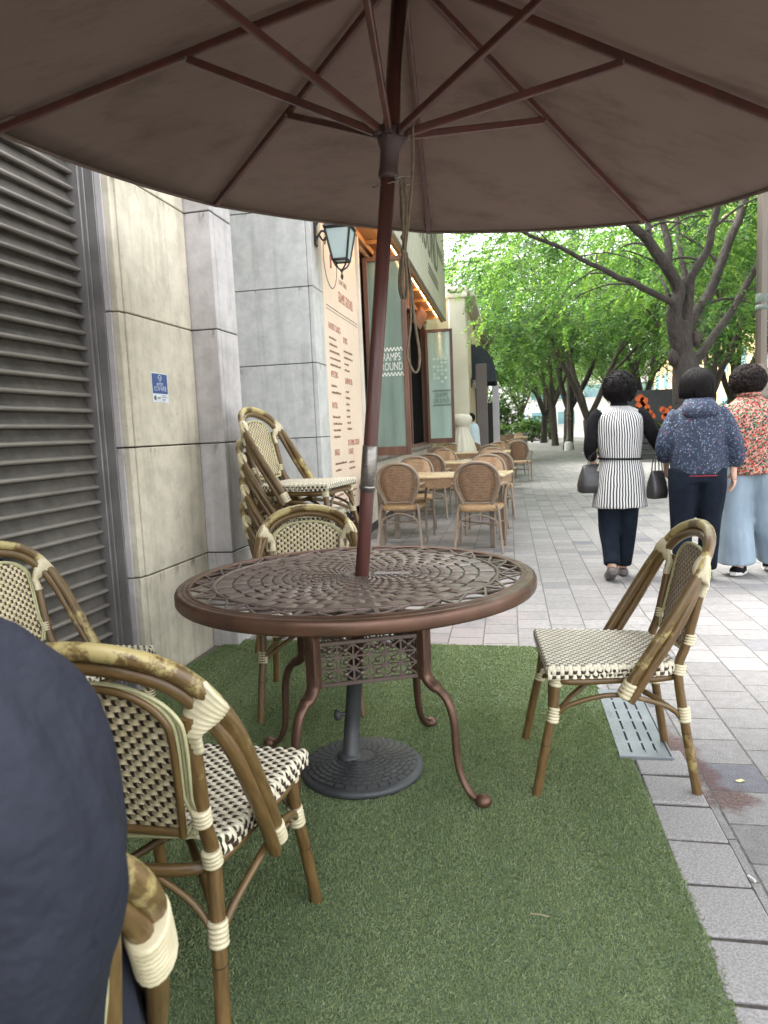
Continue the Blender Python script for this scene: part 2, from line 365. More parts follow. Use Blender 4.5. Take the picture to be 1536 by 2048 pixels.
cafe = empty('cafe_building', 'stone clad cafe building with open casement windows along the terrace', 'building', (-1.7, 6, 0))
def own(o, p=None):
    p = p or cafe; o.parent = p; o.matrix_parent_inverse = Matrix.Translation(-p.location) if p.rotation_euler.z == 0 else p.matrix_world.inverted(); return o
bpy.context.view_layer.update()
mb = MB()
for z0, z1 in zip(COURSE[:-1], COURSE[1:]):
    a, b = max(z0+J, 0.0), z1-J
    slab(mb, -0.606, 0.062-J, -0.06, 0.0, a, b, 0)                   # beige slabs facing the street
    slab(mb, -0.606-0.045, -0.606-0.0015, -0.34, -0.010, a, b, 0)     # narrow reveal slabs towards the shutter
    slab(mb, -0.664, -0.6515, -0.34, -0.040, a, b, 1)
    slab(mb, 0.062+J, 0.11, -0.02, 0.152, a, b, 1)                   # pilaster front (faces the camera)
    slab(mb, 0.112+J, 0.352, 0.0, 0.1495, a, b, 1)                   # pilaster flank
own(mb.build('stone_cladding', [M_beige, M_pink, M_joint]))
mb = MB()
slab(mb, -0.640, 0.34, -0.5, -0.061, 0, 5.0, 0, 0); slab(mb, 0.07, 0.345, -0.25, 0.145, 0, 5.0, 0, 0)
own(mb.build('wall_core', M_joint))
# grey block wall that stands across, its flank carries the menu
mb = MB(); YB = 6.0
for z0, z1 in zip(COURSE[:-1], COURSE[1:]):
    a, b = max(z0+J, 0.0), z1-J
    mb.box((-1.642-0.34, YB+0.02, (a+b)/2), (0.676, 0.04, b-a), None, 0, 0.003)
    mb.box((-2.305-0.6, YB+0.02, (a+b)/2), (1.2, 0.04, b-a), None, 0, 0.003)
    mb.box((-1.62, YB+0.165, (a+b)/2), (0.04, 0.33, b-a), None, 0, 0.003)
own(mb.build('block_wall', [M_grey]))
mb = MB(); mb.box((-2.6, YB+0.29, 2.5), (1.93, 0.5, 5.0)); mb.box((-2.47, 4.15+0.93, 2.5), (0.1, 1.86, 5.0)); own(mb.build('wall_core', M_joint))
mb = MB()
for z0, z1 in zip(COURSE[:-1], COURSE[1:]): mb.box((-2.385, 5.07, (max(z0, 0)+z1)/2), (0.03, 1.86, z1-max(z0, 0)-0.006), None, 0, 0.003)
own(mb.build('stone_cladding', M_grey))
# ---- rolling shutter
M_slat = mat('weathered shutter steel', (0.185, 0.165, 0.142), (0.26, 0.235, 0.205), 0.45, 3.0, metal=0.3, bumps=0.15, bscale=40, vscale=(1, 1, 2))
M_slatd = mat('dark shutter face', (0.115, 0.102, 0.087), (0.075, 0.066, 0.055), 0.6, 12, metal=0.1)  # slat faces and undersides coloured darker than the lips
M_rail = mat('shutter rail steel', (0.22, 0.21, 0.20), (0.16, 0.152, 0.145), 0.42, 6, metal=0.3)
sh = empty('rolling_shutter', 'closed dark grey metal rolling shutter left of the beige stone wall', 'shutter', wp(-2.6, -0.2)); bpy.context.view_layer.update()
mb = MB(); pitch = 0.072; z = 0.0
while z < 4.2:
    # slanted face leaning out to a bright lower lip
    pr = [(-0.196, z+pitch+0.003), (-0.192, z+pitch-0.004), (-0.170, z+0.024), (-0.157, z+0.019), (-0.153, z+0.012), (-0.155, z+0.006), (-0.166, z+0.003), (-0.196, z+0.003)]
    G = [[wp(s, o_, zz) for (o_, zz) in pr] for s in (-0.700, -5.2)]
    mb.grid([G[0][0:3], G[1][0:3]], 1, False, flip=True); mb.grid([G[0][2:7], G[1][2:7]], 0, True, flip=True); mb.grid([G[0][6:8], G[1][6:8]], 1, False, flip=True); z += pitch
own(mb.build('slats', [M_slat, M_slatd]), sh)
mb = MB()
slab(mb, -0.705, -0.688, -0.26, -0.128, 0, 4.3, 0, 0.003); slab(mb, -0.688, -0.676, -0.26, -0.112, 0, 4.3, 0, 0.003); slab(mb, -0.676, -0.6655, -0.26, -0.070, 0, 4.3, 0, 0.003)
own(mb.build('guide_rail', M_rail), sh)
mb = MB(); slab(mb, -5.2, -0.668, -0.5, -0.262, 0, 4.6, 0, 0); own(mb.build('back_panel', M_joint), sh)
# upper storey so the wall does not end at the frame
mb = MB(); slab(mb, -5.6, 0.34, -1.2, -0.10, 4.35, 5.03, 0, 0.01); slab(mb, -6.4, -5.2, -1.2, 0.0, 0, 4.34, 0, 0.01); own(mb.build('lintel_wall', M_beige))
# ---- security sticker
M_blue = mat('sticker blue', (0.045, 0.085, 0.27), (0.05, 0.09, 0.24), 0.45, 30); M_wht = mat('sticker white', (0.72, 0.76, 0.78), (0.62, 0.66, 0.68), 0.5, 30); M_stk = mat('sticker grey print', (0.16, 0.2, 0.19), rough=0.6)
st = wp(-0.345, 0.0, 1.498); stk = empty('cctv_sticker', 'small blue and white security camera sticker stuck on the beige stone wall', 'sticker', st); bpy.context.view_layer.update()
def SF(u, v, d=0.0): return st-dW*0+nW*d+dW*u+Vector((0, 0, v))
def sq(mb, u0, u1, v0, v1, d0, d1, m=0): mb.box(SF((u0+u1)/2, (v0+v1)/2, (d0+d1)/2), (d1-d0, u1-u0, v1-v0), RW, m)
mb = MB(); sq(mb, -0.080, 0.080, -0.075, 0.075, 0.0005, 0.0015); own(mb.build('backing', M_wht), stk)
mb = MB(); sq(mb, -0.075, 0.075, -0.030, 0.070, 0.0016, 0.0022); own(mb.build('blue_field', M_blue), stk)
MT = lambda u, v: frameM(SF(u, v, 0.0026), dW, nW)
own(text('CCTV 녹화중', 0.030, MT(0.0, -0.016), M_wht, align='CENTER', depth=0.0003, sx=0.72), stk)
own(text('ADT캡스', 0.021, MT(0.0, 0.010), M_wht, align='CENTER', depth=0.0003, sx=0.85), stk)
mb = MB(); mb.tube([SF(0.016*math.cos(t)*(1 if math.sin(t) > 0 else 1-abs(math.sin(t))*0.75), 0.048+0.016*math.sin(t), 0.003) for t in np.linspace(0, 2*PI, 20)[:-1]], 0.0018, 5, closed=True)
mb.tube([SF(-0.008, 0.052, 0.003), SF(0.0, 0.046, 0.003), SF(0.008, 0.053, 0.003)], 0.0014, 5); own(mb.build('shield_mark', M_wht), stk)
mb = MB(); mb.lathe([(0.0, 0.0004), (0.012, 0.0004), (0.012, 0)], 16, SF(-0.055, -0.052, 0.0022), Matrix((dW, Vector((0, 0, 1)), nW)).transposed())
for k, (w_, v_) in enumerate(((0.05, -0.040), (0.06, -0.049), (0.035, -0.058), (0.03, -0.065))): sq(mb, 0.012, 0.012+w_, v_-0.0015, v_+0.0015, 0.0016, 0.0022)
own(mb.build('small_print', M_stk), stk); own(text('ADT', 0.016, MT(-0.018, -0.058), M_stk, align='CENTER', depth=0.0003), stk)
# ------------------------------------------------------------------ menu board on the block's flank
M_cream = mat('cream menu panel', (0.66, 0.54, 0.42), (0.62, 0.50, 0.385), 0.5, 1.5); M_red = mat('menu heading red', (0.33, 0.10, 0.07), rough=0.6); M_brn = mat('menu text brown', (0.22, 0.11, 0.07), rough=0.6); M_blk = mat('menu line black', (0.04, 0.035, 0.03), rough=0.5)
menu = empty('menu_board', 'tall cream menu panel with red and brown lettering on the wall beneath the lantern', 'menu board', (-1.60, 7.08, 0)); bpy.context.view_layer.update()
mb = MB(); mb.box((-1.606, 7.08, 1.95), (0.012, 1.47, 3.0), None, 0, 0.003); own(mb.build('panel', M_cream), menu)
mx = Vector((0, 1, 0)); mz = Vector((1, 0, 0))
MM = lambda y, z: frameM((-1.5992, y, z), mx, mz)
def para(y, z, head, n, seed, w=0.42, hs=0.085):
    rr = random.Random(seed); out = []
    lines = head if isinstance(head, list) else [head]
    for h in lines: own(text(h, hs, MM(y, z), M_red, depth=0.0006, sx=0.62, name='heading'), menu); z -= hs*1.05
    for k in range(n):
        mb = MB(); x = 0; W_ = w*rr.uniform(0.45, 1.0); ht = 0.024; V_ = []
        while x < W_:      # one unbroken strip whose height wavers like small print
            V_ += [(-1.5986, y+x, z), (-1.5986, y+x, z+ht*rr.uniform(0.45, 1.0))]; x += rr.uniform(0.010, 0.022)
        mb.add(V_, [(2*i, 2*i+2, 2*i+3, 2*i+1) for i in range(len(V_)//2-1)]); z -= 0.062
        own(mb.build('text_line', M_brn), menu)
para(6.47, 2.19, 'FAVORITE CLASSICS', 5, 1, 0.55); para(7.05, 2.12, 'SPORTS', 4, 2, 0.42); para(6.47, 1.75, 'APPETIZING', 2, 3, 0.4); para(7.05, 1.72, 'SANDWICHES', 7, 4, 0.26)
para(6.47, 1.46, 'IN PITAS', 4, 5, 0.38); para(6.47, 1.02, 'BURGER', 2, 6, 0.55); para(7.05, 1.10, ['BUTTERMILK CHICKEN', '& WAFFLE'], 2, 7, 0.42); para(6.47, 0.72, 'SALAD', 2, 8, 0.5); para(7.05, 0.72, 'PIZZA', 2, 9, 0.45); para(7.05, 0.46, 'SETS', 3, 10, 0.3)
own(text('LOW TABLE', 0.07, MM(6.98, 2.68), M_brn, depth=0.0006, sx=0.9), menu); own(text('GRAMPS GROUND', 0.15, MM(6.92, 2.50), M_red, depth=0.0006, sx=0.52), menu)
mb = MB()
mb.box((-1.5988, 7.1, 2.395), (0.0012, 1.36, 0.006)); mb.box((-1.5988, 7.1, 2.365), (0.0012, 1.36, 0.004))
mb.tube([(-1.599, 6.66+0.25*math.cos(t), 2.83+0.25*math.sin(t)) for t in np.linspace(0, 2*PI, 40)[:-1]], 0.004, 4, closed=True); mb.tube([(-1.599, 6.66+0.21*math.cos(t), 2.83+0.21*math.sin(t)) for t in np.linspace(0.5, PI-0.5, 20)], 0.010, 4)
own(mb.build('printed_rule', M_blk), menu)
mb = MB(); mb.tube([(-1.599, 6.66, 2.76), (-1.599, 6.66, 2.88)], 0.014, 5); own(mb.build('printed_emblem', M_red), menu)
for k in range(5): mb = MB(); mb.tube([(-1.598, 7.18+0.02*k+0.0, 3.08-0.03*k), (-1.598, 7.27, 3.14-0.03*k), (-1.598, 7.40-0.018*k, 3.09-0.03*k)], 0.008, 4); own(mb.build('printed_stroke', M_red), menu)
# ------------------------------------------------------------------ facade beyond the menu
M_wood = mat('reddish brown window wood', (0.135, 0.062, 0.038), (0.085, 0.04, 0.026), 0.42, 4, vscale=(6, 6, 0.7), bumps=0.1)
M_woodl = mat('warm plywood soffit', (0.50, 0.27, 0.11), (0.40, 0.20, 0.08), 0.5, 2, vscale=(5, 0.6, 5)); M_oliv = mat('olive grey fascia', (0.40, 0.385, 0.30), (0.36, 0.345, 0.265), 0.6, 1.2); M_olivd = mat('fascia lettering', (0.10, 0.09, 0.065), rough=0.6)
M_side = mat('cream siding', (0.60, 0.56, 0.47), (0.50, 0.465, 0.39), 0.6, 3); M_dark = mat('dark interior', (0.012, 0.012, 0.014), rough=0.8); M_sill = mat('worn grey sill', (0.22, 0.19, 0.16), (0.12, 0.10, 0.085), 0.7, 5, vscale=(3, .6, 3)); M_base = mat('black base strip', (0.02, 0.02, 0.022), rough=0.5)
mb = MB()
for k in range(7): mb.box((-1.715, 11.5, 0.14+k*0.107), (0.03, 6.9, 0.103), Matrix.Rotation(0.05, 3, 'Y'), 0, 0.003)
own(mb.build('siding', M_side))
mb = MB(); mb.box((-1.71, 11.5, 0.04), (0.05, 6.9, 0.08)); own(mb.build('base_strip', M_base))
mb = MB(); mb.box((-1.68, 11.5, 0.905), (0.22, 6.9, 0.05), None, 0, 0.006); mb.box((-1.665, 11.5, 0.865), (0.14, 6.9, 0.03), None, 0, 0.004); own(mb.build('window_sill', M_sill))
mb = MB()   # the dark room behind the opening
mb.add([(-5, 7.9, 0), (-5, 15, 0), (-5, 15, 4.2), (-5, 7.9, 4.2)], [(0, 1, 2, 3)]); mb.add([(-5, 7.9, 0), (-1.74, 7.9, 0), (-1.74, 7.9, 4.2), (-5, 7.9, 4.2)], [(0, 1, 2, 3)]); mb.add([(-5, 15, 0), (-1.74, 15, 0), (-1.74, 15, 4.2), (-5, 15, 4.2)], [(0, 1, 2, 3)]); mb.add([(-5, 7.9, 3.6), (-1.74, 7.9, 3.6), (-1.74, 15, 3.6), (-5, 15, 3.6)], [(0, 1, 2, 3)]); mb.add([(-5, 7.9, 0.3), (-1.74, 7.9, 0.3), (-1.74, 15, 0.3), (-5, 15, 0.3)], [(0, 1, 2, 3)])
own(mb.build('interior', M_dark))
mb = MB()
for y in (7.98, 8.10, 14.55): mb.box((-1.66, y, 2.1), (0.10, 0.07, 2.36), None, 0, 0.006)
for y in (9.35, 10.9, 12.6): mb.box((-1.70, y, 2.1), (0.07, 0.06, 2.36), None, 0, 0.005)
mb.box((-1.66, 11.3, 3.31), (0.10, 6.7, 0.09), None, 0, 0.006); mb.box((-1.66, 11.3, 0.955), (0.09, 6.7, 0.045), None, 0, 0.004); own(mb.build('window_frame', M_wood))
mb = MB(); mb.box((-1.60, 7.88, 2.15), (0.06, 0.05, 2.5), None, 0, 0.004); mb.box((-1.62, 7.94, 2.15), (0.03, 0.03, 2.5), None, 0, 0.003); own(mb.build('cream_trim', M_side))
# casements folded open across the terrace
def glass_mat(nm, g1, g2):
    m, nt, N, L, bs = new_mat(nm)
    v = coords(nt, 'Object', (2.2, 2.2, 0.25)); c = ramp(nt, tex_noise(nt, v, 2.0, 3), [(0.35, g1), (0.7, g2)])
    L.new(c, bs.inputs['Base Color']); bs.inputs['Roughness'].default_value = 0.06; bs.inputs['Specular IOR Level'].default_value = 0.9
    tp = N.new('ShaderNodeBsdfTransparent'); tp.inputs[0].default_value = (0.72, 0.86, 0.80, 1); mx = N.new('ShaderNodeMixShader'); mx.inputs[0].default_value = 0.42
    L.new(bs.outputs[0], mx.inputs[1]); L.new(tp.outputs[0], mx.inputs[2]); L.new(mx.outputs[0], N['Material Output'].inputs[0]); return m
M_glass = glass_mat('greenish window glass', (0.20, 0.28, 0.245), (0.32, 0.42, 0.37)); M_glass2 = glass_mat('pale aqua window glass', (0.42, 0.56, 0.53), (0.60, 0.74, 0.70)); M_etch = mat('white glass print', (0.62, 0.66, 0.60), rough=0.5); M_etchd = mat('dark glass print', (0.04, 0.06, 0.055), rough=0.5)
def casement(x0, x1, y, z0, z1, ang, pm, px, pz, label, gm):
    c = empty('casement_window', label, 'x', (x0, y, 0), ang); c['label'] = label; del c['category']; bpy.context.view_layer.update()
    own(c); c.rotation_euler.z = ang
    w = x1-x0
    def put(mb, nm, mt, par=c):
        o = mb.build(nm, mt); o.parent = par; return o
    f = 0.055; mb = MB(); mb.box((f/2, 0, (z0+z1)/2), (f, 0.045, z1-z0), None, 0, 0.005); mb.box((w-f/2, 0, (z0+z1)/2), (f, 0.045, z1-z0), None, 0, 0.005)
    mb.box((w/2, 0, z1-f/2), (w-2*f, 0.043, f), None, 0, 0.004); mb.box((w/2, 0, z0+0.05), (w-2*f, 0.043, 0.10), None, 0, 0.004); put(mb, 'frame', M_wood)
    mb = MB(); mb.box((w/2, 0, (z0+z1)/2+0.02), (w-2*f, 0.008, z1-z0-2*f-0.03)); pane = put(mb, 'pane', gm)
    for k, s_ in enumerate(('GRAMPS', 'GROUND')):
        t = text(s_, 0.13, frameM((px, -0.0065, pz-0.11*k), (1, 0, 0), (0, -1, 0)), pm, depth=0.0008, sx=0.55, align='CENTER', parent=pane)
    for zz in (pz+0.12, pz-0.165):
        mb = MB()
        for k in range(9):
            for q in (0, 1): mb.box((px-0.16+0.04*k+0.02*q, -0.006, zz+0.02*q), (0.0215, 0.002, 0.0215))
        mb.build('checker_print', pm, pane)
    return c
casement(-1.615, -1.125, 8.3, 0.945, 3.22, math.radians(1.5), M_etch, 0.27, 2.04, 'nearer open casement window with white lettering on greenish glass', M_glass)
c2 = casement(-1.60, -1.055, 14.4, 0.945, 3.20, math.radians(2.5), M_etchd, 0.29, 1.86, 'farther open casement window with a dark printed block', M_glass2)
mb = MB(); rr = random.Random(8)
for i in range(4):
    for j in range(7):
        if rr.random() < 0.62-0.05*j+0.06*i: mb.box((0.17+0.075*i, -0.007, 2.62-0.075*j), (0.05, 0.002, 0.05))
mb.build('square_print', mat('pale film squares', (0.45, 0.58, 0.52), rough=0.5), [c for c in c2.children if c.name.startswith('pane')][0])
# canopy over the terrace: fascia, soffit, light strip
mb = MB(); mb.box((-1.20, 10.35, 4.22), (0.05, 8.5, 1.70), None, 0, 0.005)
for k in range(58): mb.box((-1.1745, 6.2+k*0.145, 4.22), (0.003, 0.01, 1.68))
own(mb.build('fascia', M_oliv))
own(text('GRAMPS GROUND', 1.05, frameM((-1.169, 6.7, 3.95), (0, 1, 0), (1, 0, 0)), M_olivd, depth=0.002, sx=0.72, name='fascia_lettering'))
mb = MB()
for k in range(3): mb.box((-1.168, 13.55, 4.50-0.07*k), (0.004, 1.1, 0.018)); mb.box((-1.168, 12.2, 3.80-0.06*k), (0.004, 1.6, 0.015))
own(mb.build('fascia_stripes', M_olivd))
mb = MB(); mb.box((-1.46, 10.35, 3.44), (0.47, 8.5, 0.03)); mb.box((-1.255, 10.35, 3.385), (0.06, 8.5, 0.07), None, 0, 0.004); mb.box((-1.60, 10.35, 3.385), (0.07, 8.5, 0.07), None, 0, 0.004)
for k in range(9): mb.box((-1.43, 6.4+k*0.98, 3.40), (0.27, 0.05, 0.05), None, 0, 0.004)
own(mb.build('soffit', M_woodl))
M_led, nt, N, L, bs = new_mat('warm strip light'); bs.inputs['Emission Color'].default_value = (1, 0.72, 0.38, 1); bs.inputs['Emission Strength'].default_value = 3.0
mb = MB(); mb.box((-1.315, 10.35, 3.418), (0.04, 8.2, 0.012)); own(mb.build('light_strip', M_led))
mb = MB(); mb.box((-2.3, 10.35, 4.75), (2.15, 8.5, 0.7)); own(mb.build('upper_wall', M_oliv)); mb = MB(); mb.box((-1.45, 10.35, 5.15), (0.55, 8.6, 0.06)); own(mb.build('roof_cap', M_grey))
# folded wooden shutters under the soffit
mb = MB()
for y in (8.9, 11.0, 13.0):
    mb.box((-1.52, y, 3.22), (0.05, 0.9, 0.30), Matrix.Rotation(0.5, 3, 'Y'), 0, 0.005)
own(mb.build('fold_panel', mat('orange brown panel', (0.30, 0.12, 0.06), (0.22, 0.085, 0.045), 0.5, 2, vscale=(4, 1, 4))))
# ---- lantern on a scroll bracket
M_iron = mat('black cast iron', (0.018, 0.019, 0.018), (0.03, 0.032, 0.03), 0.45, 20, metal=0.4); M_lglass = mat('frosted lantern glass', (0.42, 0.50, 0.48), (0.36, 0.44, 0.42), 0.15, 3, spec=0.8)
lx, ly, lz = -1.38, 6.16, 2.66
lan = empty('wall_lantern', 'black cast iron lantern hanging from a bracket on the grey stone corner', 'wall lantern', (lx, ly, lz)); bpy.context.view_layer.update()
def rq(r, z): return [Vector((lx+r*math.cos(a+PI/4), ly+r*math.sin(a+PI/4), z)) for a in (0, PI/2, PI, 1.5*PI)]
mb = MB(); mb.grid([rq(0.085, lz+0.04), rq(0.15, lz+0.30)], 0, False, True); mb.add(rq(0.085, lz+0.04), [(3, 2, 1, 0)]); own(mb.build('glass', M_lglass), lan)
mb = MB()
A, B_ = rq(0.088, lz+0.04), rq(0.154, lz+0.30)
for a, b in zip(A, B_): mb.tube([a, b], 0.010, 6)
mb.tube(A, 0.012, 6, closed=True); mb.tube(B_, 0.014, 6, closed=True)
T_ = [rq(0.175, lz+0.305), rq(0.13, lz+0.36), rq(0.05, lz+0.42), rq(0.015, lz+0.45)]; mb.grid(T_, 0, False, True); mb.add(T_[0], [(3, 2, 1, 0)]); mb.lathe([(0.0, lz+0.51), (0.018, lz+0.49), (0.02, lz+0.47), (0.01, lz+0.45)], 10, (lx, ly, 0))
own(mb.build('frame', M_iron), lan)
mb = MB()
for a in A: mb.tube(crv([a, (Vector((lx, ly, lz+0.0))*0.35+a*0.65)+Vector((0, 0, -0.035)), (lx, ly, lz-0.045)], 5), 0.007, 6)
mb.lathe([(0.0, lz-0.125), (0.010, lz-0.11), (0.014, lz-0.09), (0.006, lz-0.07), (0.008, lz-0.055), (0.018, lz-0.045), (0.008, lz-0.03), (0.0, lz-0.03)], 10, (lx, ly, 0)); own(mb.build('finial', M_iron), lan)
mb = MB(); mb.box((-1.59, ly-0.02, lz+0.28), (0.02, 0.07, 0.22), None, 0, 0.008); mb.tube(crv([(-1.59, ly-0.02, lz+0.34), (-1.53, ly, lz+0.44), (-1.44, ly, lz+0.52), (lx, ly, lz+0.48)], 6), 0.012, 8); mb.tube(crv([(-1.59, ly-0.02, lz+0.22), (-1.54, ly, lz+0.30), (-1.50, ly, lz+0.26), (-1.53, ly, lz+0.22), (-1.56, ly, lz+0.26)], 5), 0.009, 6); own(mb.build('bracket', M_iron), lan)
# ------------------------------------------------------------------ round cast metal table
M_cast = mat('brown cast aluminium', (0.165, 0.118, 0.098), (0.125, 0.090, 0.075), 0.38, 5, metal=0.35, bumps=0.2, bscale=90, bdist=0.001, spec=0.6)
M_cast2 = mat('brown cast edge', (0.14, 0.072, 0.045), (0.10, 0.055, 0.036), 0.4, 9, metal=0.5, bumps=0.25, bscale=70, bdist=0.001)
TX, TY, TZ, TR = -0.530, 2.372, 0.736, 0.612
table = empty('round_garden_table', 'large round brown cast metal table with pierced basket weave top', 'table', (TX, TY, 0), 0)
def tput(mb, nm, mt, par=None): o = mb.build(nm, mt); o.parent = par or table; return o
mb = MB()
prof = [(0.560, TZ-0.006), (0.560, TZ+0.001), (0.566, TZ+0.003), (0.571, TZ+0.001), (0.574, TZ-0.002), (0.579, TZ+0.002), (0.586, TZ+0.003), (0.590, TZ-0.001), (0.593, TZ+0.001), (0.602, TZ-0.001), (0.609, TZ-0.006), (0.612, TZ-0.014), (0.612, TZ-0.038), (0.608, TZ-0.044), (0.600, TZ-0.044), (0.600, TZ-0.012), (0.560, TZ-0.010), (0.560, TZ-0.006)]
mb.lathe(prof, 128, m=0); tput(mb, 'rim', M_cast2)
mb = MB()
mb.lathe([(0.477, TZ-0.006), (0.477, TZ+0.0005), (0.482, TZ+0.003), (0.488, TZ+0.003), (0.492, TZ+0.0), (0.492, TZ-0.006), (0.477, TZ-0.006)], 96)
NB = 30; r0, r1 = 0.490, 0.562
def bar(a0, ra, a1, rb, w, z=TZ, h=0.006):
    p = Vector((ra*math.cos(a0), ra*math.sin(a0), z-0.003)); q = Vector((rb*math.cos(a1), rb*math.sin(a1), z-0.003)); d = q-p
    mb.box((p+q)/2, (d.length, w, h), Rz(math.atan2(d.y, d.x)), 0, 0.0015)
for k in range(NB):
    a = 2*PI*k/NB; s = 2*PI/NB
    bar(a, r0, a+s, r1, 0.009, TZ+0.0005); bar(a+s, r0, a, r1, 0.009, TZ+0.0012)
    if k % 2 == 0: bar(a, r0, a, r1, 0.015, TZ+0.0018)
    bar(a+s/2, r0, a+s/2, (r0+r1)/2, 0.006, TZ)
tput(mb, 'border_lattice', M_cast)
mb = MB(); NR, NS = 17, 34; ri = [0.056*(0.478/0.056)**(i/NR) for i in range(NR+1)]; sa = 2*PI/NS
for i in range(NR):          # staggered straps: each plate dips at one end under its neighbour, small slits stay open between them
    dr = ri[i+1]-ri[i]
    for j in range(NS):
        ac = (j+0.5*(i % 2))*sa; ra, rb = ri[i]+dr*0.07, ri[i+1]-dr*0.07; hw = sa*0.475; over = (i+j) % 2
        G = []
        for t in (0, .5, 1):
            row = []
            for u in (-1, -.55, .55, 1):
                z = TZ+(0.0030 if over else 0.0008)-0.0042*(max(0, abs(u)-0.55)/0.45)**1.5-(0.0012 if t != .5 else 0); r_ = ra+(rb-ra)*t; row.append((r_*math.cos(ac+hw*u), r_*math.sin(ac+hw*u), z))
            G.append(row)
        mb.grid(G, 0, False)
        E_ = [G[0][0], G[0][1], G[0][2], G[0][3], G[1][3], G[2][3], G[2][2], G[2][1], G[2][0], G[1][0]]; nn = 10
        mb.add(E_+[(p[0], p[1], TZ-0.006) for p in E_], [(q, (q+1) % nn, (q+1) % nn+nn, q+nn)[::-1] for q in range(nn)], 0, False)
    if i: mb.lathe([(ri[i]-0.0022, TZ-0.010), (ri[i]-0.0022, TZ-0.005), (ri[i]+0.0022, TZ-0.005), (ri[i]+0.0022, TZ-0.010)], 96)
for j in range(17): bar(j*2*sa, 0.05, j*2*sa, 0.479, 0.004, TZ-0.0052, 0.004)
mb.lathe([(0.028, TZ-0.006), (0.028, TZ+0.002), (0.055, TZ+0.002), (0.055, TZ-0.006), (0.028, TZ-0.006)], 40)
tput(mb, 'woven_top', M_cast)
A0 = math.radians(-23.7)
mb = MB()
for k in range(4):          # four arms that carry the top
    a = A0+k*PI/2
    mb.box((0.29*math.cos(a), 0.29*math.sin(a), TZ-0.018), (0.5, 0.022, 0.016), Rz(a), 0, 0.003)
tput(mb, 'top_bracket', M_cast)
for k in range(4):
    a = A0+k*PI/2; ca, sa = math.cos(a), math.sin(a); mb = MB()
    P = [(0.345, 0.715), (0.318, 0.675), (0.288, 0.630), (0.270, 0.580), (0.262, 0.520), (0.262, 0.450), (0.267, 0.412), (0.285, 0.390), (0.312, 0.374), (0.338, 0.350), (0.356, 0.312), (0.366, 0.262), (0.368, 0.212), (0.371, 0.160), (0.379, 0.112), (0.396, 0.070), (0.418, 0.042), (0.443, 0.028)]
    pts = crv([(r*ca, r*sa, z) for r, z in P], 4); R_ = [0.021 if i < 20 else (0.025 if i < 32 else 0.019-0.006*max(0, (i-32)/(len(pts)-32))) for i in range(len(pts))]
    mb.tube(pts, R_, 10, 0, sq=0.72, ref=(ca, sa, 0.01))
    mb.box((0.260*ca, 0.260*sa, 0.495), (0.034, 0.046, 0.18), Rz(a), 0, 0.006)
    lg = tput(mb, 'leg', M_cast2)
    mb = MB(); mb.ellipsoid((0.462*ca, 0.462*sa, 0.0265), (0.027, 0.027, 0.0235), 14); mb.lathe([(0.0, 0.0), (0.02, 0.0), (0.023, 0.006), (0.015, 0.012)], 14, (0.462*ca, 0.462*sa, 0.0)); tput(mb, 'foot', M_cast2, lg)
for k in range(4):          # pierced apron panels
    a = A0+k*PI/2+PI/4; ca, sa = math.cos(a), math.sin(a); ap = 0.260*math.cos(PI/4); W2 = 0.260*math.sin(PI/4)-0.012; z0, z1 = 0.412, 0.560; mb = MB(); Ra = Rz(a+PI/2)
    def Q(u, z): return Vector((ap*ca-u*sa, ap*sa+u*ca, z))
    mb.box(Q(0, z0+0.006), (2*W2, 0.012, 0.014), Ra, 0, 0.002); mb.box(Q(0, z1-0.006), (2*W2, 0.012, 0.014), Ra, 0, 0.002)
    for sg in (-1, 1): mb.box(Q(sg*(W2-0.007), (z0+z1)/2), (0.014, 0.0125, z1-z0-0.02), Ra, 0, 0.002)
    nx, nz = 6, 3; cx, cz = (2*W2-0.028)/nx, (z1-z0-0.026)/nz
    for i in range(nx):
        for j in range(nz):
            c = Q(-W2+0.014+cx*(i+.5), z0+0.013+cz*(j+.5)); th = math.atan2(cz, cx); l = math.hypot(cx, cz)
            for sg, dz in ((1, 0.0), (-1, 0.0008)): mb.box(c+Vector((ca, sa, 0))*dz, (l, 0.006, 0.0052), Ra @ Matrix.Rotation(sg*th, 3, 'Y'), 0)
            mb.lathe([(0.0, 0.004), (0.009, 0.004), (0.009, -0.004), (0, -0.004)], 8, c, Rz(a) @ Matrix.Rotation(PI/2, 3, 'Y'))
            if i: mb.box(Q(-W2+0.014+cx*i, z0+0.013+cz*(j+.5)), (0.006, 0.0068, cz), Ra)
            if j: mb.box(Q(-W2+0.014+cx*(i+.5), z0+0.013+cz*j), (cx, 0.0074, 0.006), Ra)
    tput(mb, 'apron_panel', M_cast)
# sticker on the table top
lab = empty('table_label', 'worn clear plastic label lying on the table top beside the pole', 'label', (-0.405, 2.375, TZ+0.0035), math.radians(-4))
mb = MB(); mb.box((0, 0, 0.0), (0.125, 0.042, 0.0012), None, 0); o = mb.build('label_sheet', mat('clear sticker', (0.38, 0.36, 0.36), (0.28, 0.26, 0.26), 0.25, 30)); o.parent = lab
mb = MB()
for k in range(7): mb.box((-0.048+k*0.0145, 0.004*(k % 2), 0.0009), (0.010, 0.014+0.004*(k % 3), 0.0006))
o = mb.build('faded_print', mat('faded red print', (0.36, 0.16, 0.15), (0.30, 0.28, 0.30), 0.4, 60)); o.parent = lab
